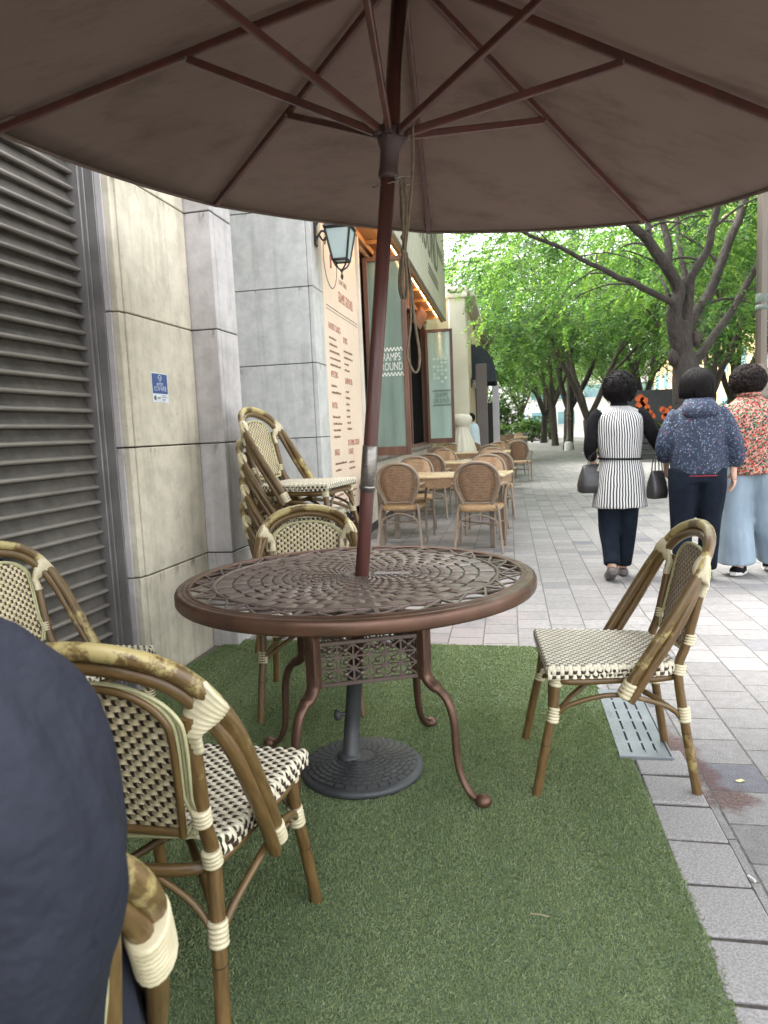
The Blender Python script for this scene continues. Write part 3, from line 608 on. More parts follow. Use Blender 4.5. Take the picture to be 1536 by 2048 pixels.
# ------------------------------------------------------------------ parasol
UB = Vector((-0.5986, 2.3872, 0)); UA = Vector((0.1239, -0.0525, 1)).normalized()
UU = (Vector((1, 0, 0))-UA*UA.x).normalized(); UV = UA.cross(UU); UR = Matrix((UU, UV, UA)).transposed()
def up(r, h, th): return UR @ Vector((r*math.cos(th), r*math.sin(th), h))
PH = 1.589; HR, RR, HJ, RJ, HA, HU = 2.136, 1.324, 2.370, 0.664, 2.607, 2.150
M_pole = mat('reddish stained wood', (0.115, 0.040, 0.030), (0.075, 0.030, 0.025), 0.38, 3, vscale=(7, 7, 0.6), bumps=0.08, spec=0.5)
M_poled = mat('dark rib wood', (0.060, 0.027, 0.027), (0.042, 0.022, 0.024), 0.45, 3, vscale=(5, 5, 0.8))
M_steel = mat('brushed sleeve', (0.27, 0.25, 0.22), (0.20, 0.185, 0.165), 0.32, 4, metal=0.8, vscale=(2, 2, 9)); M_hub = mat('dark plastic hub', (0.055, 0.030, 0.027), (0.07, 0.040, 0.035), 0.5, 15)
def canvas():
    m, nt, N, L, bs = new_mat('brown parasol canvas'); v = coords(nt)
    c = ramp(nt, tex_noise(nt, v, 1.6, 4), [(0.3, (0.24, 0.18, 0.153)), (0.7, (0.285, 0.22, 0.19))])
    stn = ramp(nt, tex_noise(nt, coords(nt, 'Object', (1, 2.2, 1)), 2.6, 7, 0.72), [(0.50, 0.0), (0.75, 0.75)]); c = mixc(nt, stn, c, (0.14, 0.10, 0.08))
    L.new(c, bs.inputs['Base Color']); bs.inputs['Roughness'].default_value = 0.85; bs.inputs['Specular IOR Level'].default_value = 0.2
    h = math_n(nt, 'ADD', tex_noise(nt, v, 2.2, 3), math_n(nt, 'MULTIPLY', tex_noise(nt, v, 700, 1), 0.08)); bump(nt, bs, h, 0.6, 0.04)
    tr = N.new('ShaderNodeBsdfTranslucent'); L.new(c, tr.inputs[0]); mx = N.new('ShaderNodeMixShader'); mx.inputs[0].default_value = 0.28
    L.new(bs.outputs[0], mx.inputs[1]); L.new(tr.outputs[0], mx.inputs[2]); L.new(mx.outputs[0], N['Material Output'].inputs[0]); return m
M_canvas = canvas()
umb = empty('parasol', 'large brown canvas parasol with reddish wooden ribs standing through the round table', 'parasol', UB)
def uput(mb, nm, mt, par=None): o = mb.build(nm, mt); o.parent = par or umb; return o
# canopy: eight gores; the cloth lies on the ribs and hangs a little between them
mb = MB(); NG, NRr = 8, 12
G = []
for i in range(NRr+1):
    t = i/NRr; row = []
    for k in range(8*NG):
        th = PH+2*PI*k/(8*NG); f = (k % NG)/NG; s = math.sin(PI*f); chord = math.cos(PI/8)/math.cos((f-0.5)*PI/4)
        rr_ = (RR+0.032)*t; r_ = rr_*(chord+(1-chord)*0.60*t)
        h = HA+0.020-(HA-HR+0.016*t**6)*t - 0.012*s*math.sin(PI*t) + 0.012*(1-t)**4
        row.append(up(max(r_, 0.001), h, th))
    G.append(row)
mb.grid(G, 0, True, True)
# hem: a rolled edge
edge = G[-1]; mb.tube([p-UA*0.003 for p in edge], 0.006, 6, closed=True)
cnp = uput(mb, 'canopy', M_canvas)
so = cnp.modifiers.new('s', 'SOLIDIFY'); so.thickness = 0.0015; so.offset = 1
for k in range(8):
    th = PH+k*PI/4; mb = MB()
    a = up(0.03, HA-0.012, th); b = up(RR, HR, th); side = up(1, 0, th+PI/2)-up(0, 0, 0); ax = (b-a).normalized(); nrm = side.cross(ax)
    R3 = Matrix((ax, side, ax.cross(side))).transposed()
    mb.box((a+b)/2, ((b-a).length, 0.019, 0.026), R3, 0, 0.004); mb.ellipsoid(b, (0.014, 0.014, 0.014), 10)
    rb = uput(mb, 'rib', M_poled if k in (4, 5, 3) else M_pole)  # three neighbouring ribs get the darker wood tone
    mb = MB(); q = b-ax*0.045+Vector((0, 0, 0.012)); mb.box(q, (0.07, 0.045, 0.006), R3, 0, 0.003); o = uput(mb, 'tip_pocket', M_canvas, rb)
    mb = MB(); a = up(0.035, HU, th); b = up(RJ, HJ-0.014, th); ax = (b-a).normalized(); R3 = Matrix((ax, side, ax.cross(side))).transposed()
    mb.box((a+b)/2, ((b-a).length, 0.017, 0.023), R3, 0, 0.003); st_ = uput(mb, 'strut', M_pole)
    mb = MB()
    mb.tube([b-side*0.016, b+side*0.016], 0.004, 8); uput(mb, 'pivot_pin', M_steel, st_)
mb = MB(); mb.lathe([(0.0, 0.10), (0.0235, 0.10), (0.0235, 1.045)], 20, R=UR); mb.lathe([(0.0235, 1.16), (0.0235, 1.22), (0.0225, 2.58), (0, 2.58)], 20, R=UR); mb.lathe([(0.0235, 0.99), (0.0240, 1.055)], 20, R=UR); uput(mb, 'pole', M_pole)
mb = MB(); mb.lathe([(0.024, 1.035), (0.0262, 1.037), (0.0262, 1.19), (0.024, 1.192)], 24, R=UR); mb.lathe([(0.0262, 1.045), (0.0285, 1.047), (0.0285, 1.056), (0.0262, 1.058)], 24, R=UR); uput(mb, 'steel_sleeve', M_steel)
mb = MB(); mb.lathe([(0.024, HU-0.13), (0.030, HU-0.13), (0.032, HU-0.115), (0.029, HU-0.10), (0.029, HU-0.05), (0.038, HU-0.03), (0.042, HU-0.015), (0.042, HU+0.015), (0.034, HU+0.022), (0.024, HU+0.022)], 24, R=UR)
for k in range(8):
    a = up(0.043, HU, PH+k*PI/4); mb.box(a, (0.03, 0.022, 0.024), Rz(PH+k*PI/4), 0, 0.004)
uput(mb, 'runner', M_hub)
mb = MB(); mb.lathe([(0.0, HA+0.06), (0.03, HA+0.05), (0.05, HA+0.012), (0.055, HA-0.02), (0.05, HA-0.05), (0.024, HA-0.055)], 24, R=UR); uput(mb, 'crown_hub', M_hub)
# pin through the pole and hook with the rope
M_rope = mat('olive brown cord', (0.22, 0.17, 0.11), (0.14, 0.11, 0.07), 0.8, 60, bumps=0.5, bscale=300); M_wire = mat('bright wire', (0.35, 0.31, 0.26), (0.26, 0.23, 0.2), 0.3, 30, metal=0.8)
pc = up(0, 2.005, 0); cr_ = UB*0
def ow(x, y, z): return Vector((x, y, z))-UB
mb = MB(); hp = up(0.0, 2.0, 0)
mb.tube([hp+Vector((-0.05, 0, 0.0)), hp+Vector((0.03, -0.03, 0.002)), hp+Vector((0.06, -0.03, 0.008))], 0.003, 6)
mb.tube(crv([hp+Vector((0.04, -0.03, -0.004)), hp+Vector((0.075, -0.03, -0.012)), hp+Vector((0.08, -0.03, 0.008)), hp+Vector((0.06, -0.03, 0.014)), hp+Vector((0.03, -0.03, 0.01))], 5), 0.003, 6)
mb.tube(crv([hp+Vector((0.055, -0.03, -0.005)), hp+Vector((0.042, -0.03, -0.03)), hp+Vector((0.05, -0.03, -0.055)), hp+Vector((0.068, -0.03, -0.05)), hp+Vector((0.08, -0.03, -0.035))], 5), 0.003, 6)
uput(mb, 'pin_hook', M_wire)
mb = MB(); r_ = 0.0042; Y = 2.25
for P in ([(-.298, Y, 1.99), (-.309, Y, 1.90), (-.300, Y, 1.80), (-.307, Y, 1.74)], [(-.296, Y, 1.99), (-.291, Y, 1.90), (-.300, Y-.01, 1.80), (-.303, Y, 1.74)], [(-.305, Y-.01, 1.98), (-.302, Y-.01, 1.86), (-.306, Y-.005, 1.78)],
          [(-.307, Y, 1.77), (-.318, Y, 1.73), (-.324, Y, 1.67), (-.316, Y, 1.635), (-.303, Y, 1.65), (-.300, Y, 1.70), (-.304, Y, 1.77)], [(-.305, Y-.01, 1.77), (-.311, Y-.01, 1.71), (-.313, Y-.01, 1.66), (-.304, Y-.01, 1.63), (-.297, Y-.01, 1.66), (-.301, Y-.01, 1.76)],
          [(-.302, Y, 1.77), (-.290, Y, 1.68), (-.292, Y, 1.56), (-.306, Y, 1.47), (-.300, Y, 1.43), (-.285, Y, 1.405), (-.272, Y, 1.42), (-.269, Y, 1.47), (-.278, Y, 1.55), (-.286, Y, 1.66), (-.297, Y, 1.77)],
          [(-.262, Y, 2.17), (-.268, Y, 2.02), (-.288, Y, 1.86), (-.302, Y, 1.77)]):
    mb.tube(crv([ow(*p) for p in P], 6), r_, 6)
mb.ellipsoid(ow(-.304, Y-.005, 1.775), (0.010, 0.010, 0.012), 10); mb.ellipsoid(ow(-.306, Y-.005, 1.815), (0.008, 0.009, 0.010), 10); uput(mb, 'cord', M_rope)
mb = MB(); mb.tube([up(0.03, 2.16, -0.4), up(0.026, 2.35, -0.6), up(0.035, 2.55, -0.5)], 0.003, 6); mb.tube([up(0.03, 2.16, 2.7), up(0.03, 2.55, 2.6)], 0.003, 6); uput(mb, 'lift_line', M_rope)
# ---- base
M_resin = mat('black resin base', (0.032, 0.034, 0.036), (0.055, 0.057, 0.058), 0.48, 7, bumps=0.35, bscale=160, bdist=0.002)
BX, BY = -0.549, 2.394
base = empty('parasol_stand', 'black round parasol base with fan pattern standing on the turf under the table', 'parasol base', (BX, BY, 0.011))
mb = MB(); mb.lathe([(0.0, 0.002), (0.218, 0.002), (0.222, 0.008), (0.222, 0.020), (0.214, 0.026), (0.20, 0.028), (0.16, 0.040), (0.11, 0.050), (0.05, 0.057), (0.0, 0.058)], 64)
def dome(r): return 0.028+(0.0575-0.028)*math.cos(min(1, r/0.205)*PI/2)**0.8
for i in range(9):
    ra = 0.045+i*0.0175; rb = ra+0.0158; n = 16 if i < 3 else 32
    for j in range(n):
        a = (j+0.5*(i % 2))*2*PI/n; hw = PI/n*0.88; zz = lambda r: dome(r)+0.0035
        c = [(ra, -hw), (rb, -hw), (rb, hw), (ra, hw)]; tp = [(r*math.cos(a+u), r*math.sin(a+u), zz(r)+(0.0015 if r == rb else -0.001)) for r, u in c]; bt = [(p[0], p[1], p[2]-0.008) for p in tp]
        mb.add(tp+bt, [(0, 1, 2, 3)]+[(q+4, (q+1) % 4+4, (q+1) % 4, q) for q in range(4)])
o = mb.build('weighted_disc', M_resin); o.parent = base
mb = MB(); Rb = UR; oo = UB-Vector((BX, BY, 0.011))
mb.lathe([(0.045, 0.062), (0.046, 0.072), (0.036, 0.082), (0.028, 0.085), (0.0275, 0.395), (0.030, 0.397), (0.030, 0.408), (0.0255, 0.410), (0.0255, 0.385)], 24, oo, Rb); o = mb.build('tube', M_resin); o.parent = base
mb = MB(); kp = oo+up(0, 0.235, 0); kd = (Vector((-0.9, -0.4, 0))).normalized(); mb.tube([kp+kd*0.02, kp+kd*0.05], 0.007, 8); mb.tube([kp+kd*0.046, kp+kd*0.052, kp+kd*0.060, kp+kd*0.066], [0.014, 0.021, 0.021, 0.015], 10); o = mb.build('knob', M_resin); o.parent = base
# ------------------------------------------------------------------ rattan bistro chairs
def bamboo(name, a, b, worn, wornamt, rough=0.35, ztop=False):
    m, nt, N, L, bs = new_mat(name); tc = N.new('ShaderNodeTexCoord'); mp = N.new('ShaderNodeMapping'); mp.inputs['Scale'].default_value = (5, 5, 1); L.new(tc.outputs['UV'], mp.inputs[0])
    g1 = tex_noise(nt, mp.outputs[0], 2.2, 5, 0.65); c = ramp(nt, g1, [(0.33, a), (0.68, b)])
    v = coords(nt); nz = tex_noise(nt, v, 7, 6, 0.72)
    if ztop: sp = N.new('ShaderNodeSeparateXYZ'); L.new(v, sp.inputs[0]); nz = math_n(nt, 'ADD', nz, ramp(nt, sp.outputs[2], [(0.70, 0.0), (0.90, 0.14)]))
    w = ramp(nt, nz, [(wornamt, 0.0), (wornamt+0.07, 1.0)]); c = mixc(nt, w, c, worn)
    L.new(c, bs.inputs['Base Color']); bs.inputs['Roughness'].default_value = rough; bs.inputs['Specular IOR Level'].default_value = 0.5
    bump(nt, bs, math_n(nt, 'ADD', g1, w), 0.25, 0.002); return m
M_bam = bamboo('olive brown bamboo', (0.085, 0.048, 0.017), (0.165, 0.100, 0.036), (0.27, 0.20, 0.075), 0.60)
M_bamw = bamboo('worn yellow bamboo', (0.085, 0.048, 0.017), (0.18, 0.115, 0.042), (0.42, 0.34, 0.14), 0.565, ztop=True)
M_node = mat('bamboo node', (0.035, 0.022, 0.012), rough=0.5)
M_bind = mat('cream binding', (0.62, 0.55, 0.37), (0.50, 0.44, 0.28), 0.38, 30, spec=0.5)
M_weft = mat('cream woven strand', (0.70, 0.65, 0.50), (0.60, 0.54, 0.40), 0.4, 25, spec=0.45)
M_weft2 = mat('aged olive cream strand', (0.64, 0.55, 0.35), (0.52, 0.44, 0.26), 0.42, 25, spec=0.45)
M_wefttan = mat('tan woven strand', (0.36, 0.275, 0.18), (0.28, 0.21, 0.13), 0.42, 25)
M_warp = mat('dark brown woven strand', (0.030, 0.018, 0.014), (0.045, 0.026, 0.020), 0.35, 30, spec=0.5)
M_trim = mat('pale green cream trim', (0.50, 0.48, 0.27), (0.42, 0.40, 0.22), 0.4, 25)
def coil(mb, p, q, r, turns, m=0, n=14, sq=1.0, ref=None, amp=0.0022):
    p, q = Vector(p), Vector(q); K = turns*4+1; pts = [p+(q-p)*i/(K-1) for i in range(K)]
    mb.tube(pts, [r+amp*abs(math.sin(PI*i/4))-(0.0008 if i % 4 == 0 else 0) for i in range(K)], n, m, sq=sq, ref=ref)
def ribbon(mb, pts, nor, wd, hw, m, th=0.0012):
    V = []; n = len(pts)
    for p, nn, w in zip(pts, nor, wd): V += [p-w*hw-nn*th, p+nn*th*0.7, p+w*hw-nn*th]
    F = []
    for i in range(n-1):
        for k in (0, 1): F.append((i*3+k, i*3+3+k, i*3+4+k, i*3+1+k))
    mb.add(V, F, m, True)
def seat_weave(mb, SZ=0.45):
    p, q, A = 0.0160, 0.0132, 0.0023; yf, yr = 0.205, -0.195
    hwf = lambda y: 0.178+(y-yr)/(yf-yr)*0.040-0.018*max(0, (-(y+0.13))/0.065)**2
    def bend(t, R=0.012):      # arclength past the edge -> (outward, drop, normal angle)
        if t <= 0: return 0, 0, 0
        L_ = R*PI/2
        if t < L_: a = t/R; return R*math.sin(a), R*(1-math.cos(a)), a
        return R, R+(t-L_), PI/2
    dome = lambda x, y: 0.006*math.exp(-((x/0.16)**2+((y-0.0)/0.15)**2))*-1.0
    ny = int((yf-yr)/q); rows = [yr+q*(j+.5) for j in range(ny+3)]
    for j, b in enumerate(rows):        # weft rows run across
        past = b-yf; ob, db, an = bend(past)
        hw = hwf(min(b, yf)); E_ = 0.048; N_ = int((2*hw+2*E_)/(p/4)); pts = []; nor = []; wd = []
        for i in range(N_+1):
            a = -hw-E_+i*(p/4); o_, d_, ang = bend(abs(a)-hw); sg = 1 if a > 0 else -1
            x = (a if abs(a) <= hw else sg*(hw+o_)); dr = max(d_, db) if (d_ > 0 and db > 0) else d_+db
            y = min(b, yf)+ob if past > 0 else b
            if d_ > 0 and db > 0: y = yf+ob*0.6
            nn = Vector((sg*math.sin(ang), math.sin(an), math.cos(max(ang, an)))).normalized() if (ang > 0 or an > 0) else Vector((0, 0, 1))
            off = A*math.cos(PI*(a/p+j)); pts.append(Vector((x, y, SZ-dr+dome(x, y)))+nn*off); nor.append(nn)
            wd.append(Vector((0, math.cos(an), -math.sin(an))) if an > 0 else Vector((0, 1, 0)))
        ribbon(mb, pts, nor, wd, q*0.50, 0, 0.0016)
    nx = int(0.46/p)
    for i in range(-nx//2, nx//2+1):     # warps front to back, wrapping over the front edge
        x = i*p
        if abs(x) > 0.216: continue
        y0 = yr
        while hwf(y0) < abs(x)-0.002 and y0 < yf: y0 += 0.01
        pts = []; nor = []; wd = []; t = y0; k0 = (t-yr-q/2)/q
        while t < yf+0.046:
            o_, d_, an = bend(t-yf); y = min(t, yf)+o_; nn = Vector((0, math.sin(an), math.cos(an)))
            off = -A*math.cos(PI*((t-yr-q/2)/q+i)); pts.append(Vector((x, y, SZ-d_+dome(x, y)))+nn*off); nor.append(nn); wd.append(Vector((1, 0, 0))); t += q/4
        ribbon(mb, pts, nor, wd, p*0.26, 1, 0.0008)
    # side edge warps
    for sg in (-1, 1):
        for z_ in (0.020, 0.034):
            pts = []; nor = []; wd = []; t = yr; 
            while t < yf: 
                nn = Vector((sg, 0, 0)); off = -A*math.cos(PI*((t-yr-q/2)/q+round(z_*70))); pts.append(Vector((sg*(hwf(t)+0.012), t, SZ-z_))+nn*off); nor.append(nn); wd.append(Vector((0, 0, 1))); t += q/4
            ribbon(mb, pts, nor, wd, p*0.36, 1, 0.0008)
# back panel frame: plane of the rear posts
BK0 = Vector((0, -0.222, 0.475)); BK1 = Vector((0, -0.315, 0.835)); BZ = (BK1-BK0).normalized(); BN = Vector((0, BZ.z, -BZ.y)); BH = (BK1-BK0).length
def bp(x, t, n=0.0): # t distance up the panel, slight curve
    return BK0+BZ*t+Vector((x, 0, 0))+BN*(n+0.10*x*x*0+(-0.35*x*x))*1.0
PW = lambda t: 0.134+0.026*min(1, t/0.22)
def panel_top(x): return 0.248+0.086*max(0, 1-abs(x/0.160)**2.3)**(1/2.0)
def back_weave(mb, m0=0, m1=1):
    p, q, A = 0.0160, 0.0132, 0.0023; j = 0; t = 0.022
    while t < 0.333:
        hw = PW(t)
        if t > 0.248: hw = min(hw, 0.160*max(0, 1-((t-0.248)/0.086)**2.0)**(1/2.3))
        if hw > 0.01:
            N_ = int(2*hw/(p/4)); pts = []; nor = []; wd = []
            for i in range(N_+1):
                a = -hw+2*hw*i/N_; pts.append(bp(a, t, A*math.cos(PI*(a/p+j)))); nor.append(BN); wd.append(BZ)
            ribbon(mb, pts, nor, wd, q*0.50, m0, 0.0014)
        t += q; j += 1
    for i in range(-10, 11):
        x = i*p; tt = 0.012
        if abs(x) > 0.156: continue
        while PW(tt) < abs(x): tt += 0.005
        pts = []; nor = []; wd = []
        while tt < panel_top(x)-0.002: pts.append(bp(x, tt, -A*math.cos(PI*((tt-0.022)/q+i)))); nor.append(BN); wd.append(Vector((1, 0, 0))); tt += q/4
        if len(pts) > 3: ribbon(mb, pts, nor, wd, p*0.26, m1, 0.0008)
def hoop_path(off=0.0, lift=0.0):
    w = 1-off
    P = [(0.232, -0.015, 0.352), (0.237, -0.075, 0.456), (0.240, -0.146, 0.572), (0.238, -0.208, 0.676), (0.218, -0.260, 0.760), (0.170, -0.298, 0.823), (0.092, -0.323, 0.856), (0.0, -0.330, 0.867)]
    P = [Vector(q) for q in P]
    if off:
        Q = []
        for i, q in enumerate(P): t = i/(len(P)-1); dn_ = ((0, -.85, -.53), (0, -.85, -.53), (-.05, -.82, -.52), (-.25, -.55, -.62), (-.62, -.05, -.72), (-.5, .12, -.86), (-.25, .18, -.95), (0, .2, -.97))[i]; Q.append(q+Vector(dn_)*off)
        P = Q
    return crv(P+[Vector((-q.x, q.y, q.z)) for q in P[-2::-1]], 5)
def make_cafe_chair(label, weft=None, bweft=None, hoopm=None):
    c = empty('rattan_chair', label, 'chair')
    def put(mb, nm, mt, par=None): o = mb.build(nm, mt); o.parent = par or c; return o
    mb = MB(); seat_weave(mb); put(mb, 'seat', [weft or M_weft, M_warp])
    mb = MB(); back_weave(mb); bk = put(mb, 'backrest', [bweft or M_weft2, M_warp])
    # trim round the panel, three strands, and the bottom rail
    mb = MB()
    arc = [(x_, panel_top(x_*0.9999)) for x_ in [0.160*math.copysign(abs(math.cos(a))**0.8, math.cos(a)) for a in np.linspace(0.05, PI-0.05, 17)]]
    out = [(PW(0.0), 0.008)]+[(PW(0.1), 0.1)]+[(PW(0.2), 0.2)]+arc+[(-PW(0.2), 0.2), (-PW(0.1), 0.1), (-PW(0.0), 0.008)]
    for k in range(3):
        s = 1+0.035*k; loop = [bp(x*s+0.003*k*(1 if x > 0 else -1), t*(1+0.012*k)-0.003*k, 0.003*(k == 1)) for x, t in out]; mb.tube(crv(loop, 2, closed=True), 0.0042, 6, closed=True)
    put(mb, 'trim', M_trim, bk)
    mb = MB(); mb.tube([bp(-0.128, 0.012, -0.004), bp(0.128, 0.012, -0.004)], 0.0085, 10)
    mb.tube(crv([bp(x*0.955, t-0.004, -0.006) for x, t in out], 2), 0.0075, 8); put(mb, 'inner_frame', M_bam, bk)
    mb = MB(); mb.tube(hoop_path(), 0.0175, 12, uvl=1.2); mb2 = hoop_path(0.031)
    put(mb, 'back_hoop', hoopm or M_bamw)
    mb = MB(); mb.tube(hoop_path(0.031), 0.0145, 12, uvl=1.2); put(mb, 'inner_hoop', M_bam)
    for sg in (-1, 1):
        # rear leg runs on up as the back post
        mb = MB(); P = [(sg*0.192, -0.262, 0.0), (sg*0.178, -0.222, 0.26), (sg*0.170, -0.205, 0.42), (sg*0.170, -0.228, 0.50), (sg*0.177, -0.256, 0.62), (sg*0.182, -0.280, 0.735)]
        pts = crv(P, 5); mb.tube(pts, lerpr((0.0155, 0.0145), pts), 12, 0, uvl=1.2)
        for z_ in (4, ): mb.tube([pts[z_]-Vector((0, 0, 0.0012)), pts[z_]+Vector((0, 0, 0.0012))], 0.0158, 12, 1)
        put(mb, 'leg', [M_bam, M_node])
        mb = MB(); P = [(sg*0.218, 0.258, 0.0), (sg*0.206, 0.222, 0.18), (sg*0.196, 0.196, 0.30), (sg*0.190, 0.182, 0.425)]
        pts = crv(P, 6); mb.tube(pts, 0.0155, 12, 0, uvl=1.2)
        mb.tube([pts[6], pts[6]+Vector((0, 0, 0.0025))], 0.0160, 12, 1); put(mb, 'leg', [M_bam, M_node])
    mb = MB()
    ring = [(0.195, 0.180, 0.396), (0.185, -0.02, 0.393), (0.165, -0.160, 0.392), (0.12, -0.208, 0.392), (0, -0.222, 0.392), (-0.12, -0.208, 0.392), (-0.165, -0.160, 0.392), (-0.185, -0.02, 0.393), (-0.195, 0.180, 0.396), (0, 0.190, 0.396)]
    mb.tube(crv(ring, 4, closed=True), 0.0125, 10, closed=True); put(mb, 'seat_rail', M_bam)
    mb = MB()
    for sg in (-1, 1):
        mb.tube(crv([(sg*0.200, 0.190, 0.275), (sg*0.205, 0.150, 0.312), (sg*0.212, 0.06, 0.345), (sg*0.214, -0.01, 0.352), (sg*0.208, -0.08, 0.338), (sg*0.19, -0.175, 0.300), (sg*0.180, -0.212, 0.262)], 5), 0.0085, 8)
        mb.tube(crv([(sg*0.196, 0.196, 0.268), (sg*0.10, 0.11, 0.318), (0, 0.0, 0.345), (-sg*0.10, -0.12, 0.318), (-sg*0.178, -0.215, 0.268)], 5), 0.0095, 8)
        mb.tube(crv([(sg*0.175, -0.222, 0.265), (sg*0.13, -0.222, 0.33), (sg*0.06, -0.222, 0.380)], 5), 0.007, 8); mb.tube(crv([(sg*0.200, 0.205, 0.27), (sg*0.15, 0.20, 0.335), (sg*0.08, 0.192, 0.385)], 5), 0.007, 8)
    put(mb, 'stretcher', M_bam)
    for sg in (-1, 1):
        def cb(*a, **k):
            mb = MB(); coil(mb, *a, **k); return mb
        put(cb((sg*0.199, 0.200, 0.255), (sg*0.196, 0.190, 0.305), 0.0185, 5), 'binding', M_bind); put(cb((sg*0.192, 0.186, 0.375), (sg*0.190, 0.178, 0.430), 0.0195, 5), 'binding', M_bind)
        put(cb((sg*0.179, -0.224, 0.250), (sg*0.177, -0.220, 0.300), 0.0185, 5), 'binding', M_bind); put(cb((sg*0.170, -0.206, 0.405), (sg*0.170, -0.212, 0.440), 0.0185, 4), 'binding', M_bind)
        put(cb((sg*0.170, -0.235, 0.505), (sg*0.171, -0.243, 0.540), 0.0178, 4), 'binding', M_bind); put(cb((sg*0.226, -0.020, 0.352), (sg*0.228, -0.045, 0.400), 0.0270, 4, sq=0.8), 'binding', M_bind)
        # fan shaped shoulder binding between post and hoop
        mb = MB(); H = hoop_path(); ih = 20 if sg > 0 else len(H)-1-20; Q_ = H[ih]; tg = (H[ih+1]-H[ih-1]).normalized()
        P_ = Vector((sg*0.178, -0.262, 0.665)); M_ = Vector((sg*0.181, -0.276, 0.705)); E_ = Q_+(Q_-M_).normalized()*0.0165
        nr = (E_-M_).normalized().cross(tg).normalized(); G = []; K = 36
        for i in range(K+1):
            t = i/K; c_ = P_.lerp(M_, t/0.3) if t < 0.3 else M_.lerp(E_, (t-0.3)/0.7); q = max(0, (t-0.25)/0.75); bm = 0.0020*abs(math.sin(PI*i/3)); aa = 0.0185+0.022*q**0.8+bm; bb_ = 0.0190+0.0035*q+bm
            if i == K: aa *= 0.8; bb_ *= 0.45
            ax_ = Vector((1, 0, 0)).lerp(tg if sg < 0 else tg, q).normalized() if q > 0 else Vector((1, 0, 0))
            ax_ = (tg*q+Vector((-sg*1.0, 0, 0))*(1-q)).normalized() if tg.x*sg < 0 else (tg*q+Vector((sg*1.0, 0, 0))*(1-q)).normalized()
            G.append([c_+ax_*aa*math.cos(u)+nr*bb_*math.sin(u) for u in [2*PI*k/18 for k in range(18)]])
        mb.grid(G, 0, True, True); mb.add(G[-1], [tuple(range(18))])
        put(mb, 'binding', M_bind)
    return c
def place(c, x, y, heading, z=0.0, tilt=None):
    """heading: angle of the facing direction from +Y towards +X, degrees"""
    c.location = (x, y, z); c.rotation_euler = (math.radians(tilt[0]) if tilt else 0, math.radians(tilt[1]) if tilt else 0, -math.radians(heading)); return c
GC = 'rattan bistro chairs with cream bindings'
chR = make_cafe_chair('worn rattan chair standing half on the turf edge, beside the slotted drain cover', bweft=M_wefttan)
place(chR, 0.307, 2.502, -93.4); chR['group'] = GC
chF = make_cafe_chair('rattan chair with peeling yellow hoop, between the round table and the navy jacket'); place(chF, -0.747, 1.42, 1.5); chF['group'] = GC
def chair(x, y, h, label, z=0.0, tilt=None):
    c = copy_tree(chF); place(c, x, y, h, z, tilt); c['label'] = label; c['group'] = GC; return c
chair(-1.595, 2.25, 98, 'rattan chair by the metal shutter with its back seen over the jacket shoulder')
chair(-0.92, 3.07, 166, 'rattan chair tucked behind the table, its checkered back facing the camera')
cN = chair(-0.728, 0.715, -37.8, 'rattan chair in which the person in the navy jacket sits')
bd = [b for b in cN.children if b.name.startswith('binding')]
fan = [b for b in bd if max(v.co.z for v in b.data.vertices) > 0.72 and sum(v.co.x for v in b.data.vertices) > 0][0]
mb = MB(); H = hoop_path(); H2 = hoop_path(0.031); coil(mb, (H[17]+H2[17])/2, (H[13]+H2[13])/2, 0.0235, 8, sq=1.45, ref=(H[15]-H2[15]), n=18); fan.data = mb.mesh('binding', [M_bind])
SX, SY = -1.165, 3.90
for k, lb in enumerate(('lowest rattan chair of the stack against the stone pilaster', 'second lowest rattan chair of the stack against the pilaster', 'rattan chair directly under the topmost one of the stack', 'topmost rattan chair of the stack against the stone pilaster')):
    chair(SX+(0.0, 0.02, -0.005, 0.035)[k], SY+(0.0, -0.03, 0.01, -0.02)[k], (91, 95, 92, 97)[k], lb, 0.172*k)
# ------------------------------------------------------------------ tan wicker dining set along the facade
def wicker(name, a, b, hole):
    m, nt, N, L, bs = new_mat(name); v = coords(nt, 'Object')
    sp = N.new('ShaderNodeSeparateXYZ'); L.new(v, sp.inputs[0]); cb = N.new('ShaderNodeCombineXYZ')
    L.new(math_n(nt, 'ADD', sp.outputs[0], 5.0), cb.inputs[0]); L.new(math_n(nt, 'ADD', math_n(nt, 'ADD', sp.outputs[2], math_n(nt, 'MULTIPLY', sp.outputs[1], 1.0)), 5.0), cb.inputs[1])
    br = N.new('ShaderNodeTexBrick'); L.new(cb.outputs[0], br.inputs['Vector']); br.inputs['Scale'].default_value = 1; br.inputs['Brick Width'].default_value = 0.030; br.inputs['Row Height'].default_value = 0.0125; br.inputs['Mortar Size'].default_value = 0.0022; br.inputs['Mortar Smooth'].default_value = 0.6
    br.inputs['Color1'].default_value = (*a, 1); br.inputs['Color2'].default_value = (*b, 1); br.inputs['Mortar'].default_value = (*hole, 1)
    c = mixc(nt, 0.6, br.outputs['Color'], ramp(nt, tex_noise(nt, v, 14, 4), [(0.3, 0.75), (0.7, 1.2)]), 'MULTIPLY'); L.new(c, bs.inputs['Base Color']); bs.inputs['Roughness'].default_value = 0.5
    bump(nt, bs, math_n(nt, 'SUBTRACT', 1.0, br.outputs['Fac']), 0.8, 0.004); return m
M_wick = wicker('tan wicker back', (0.36, 0.22, 0.125), (0.27, 0.16, 0.09), (0.10, 0.055, 0.032)); M_wick2 = wicker('honey wicker back', (0.50, 0.32, 0.17), (0.40, 0.25, 0.13), (0.16, 0.09, 0.045))
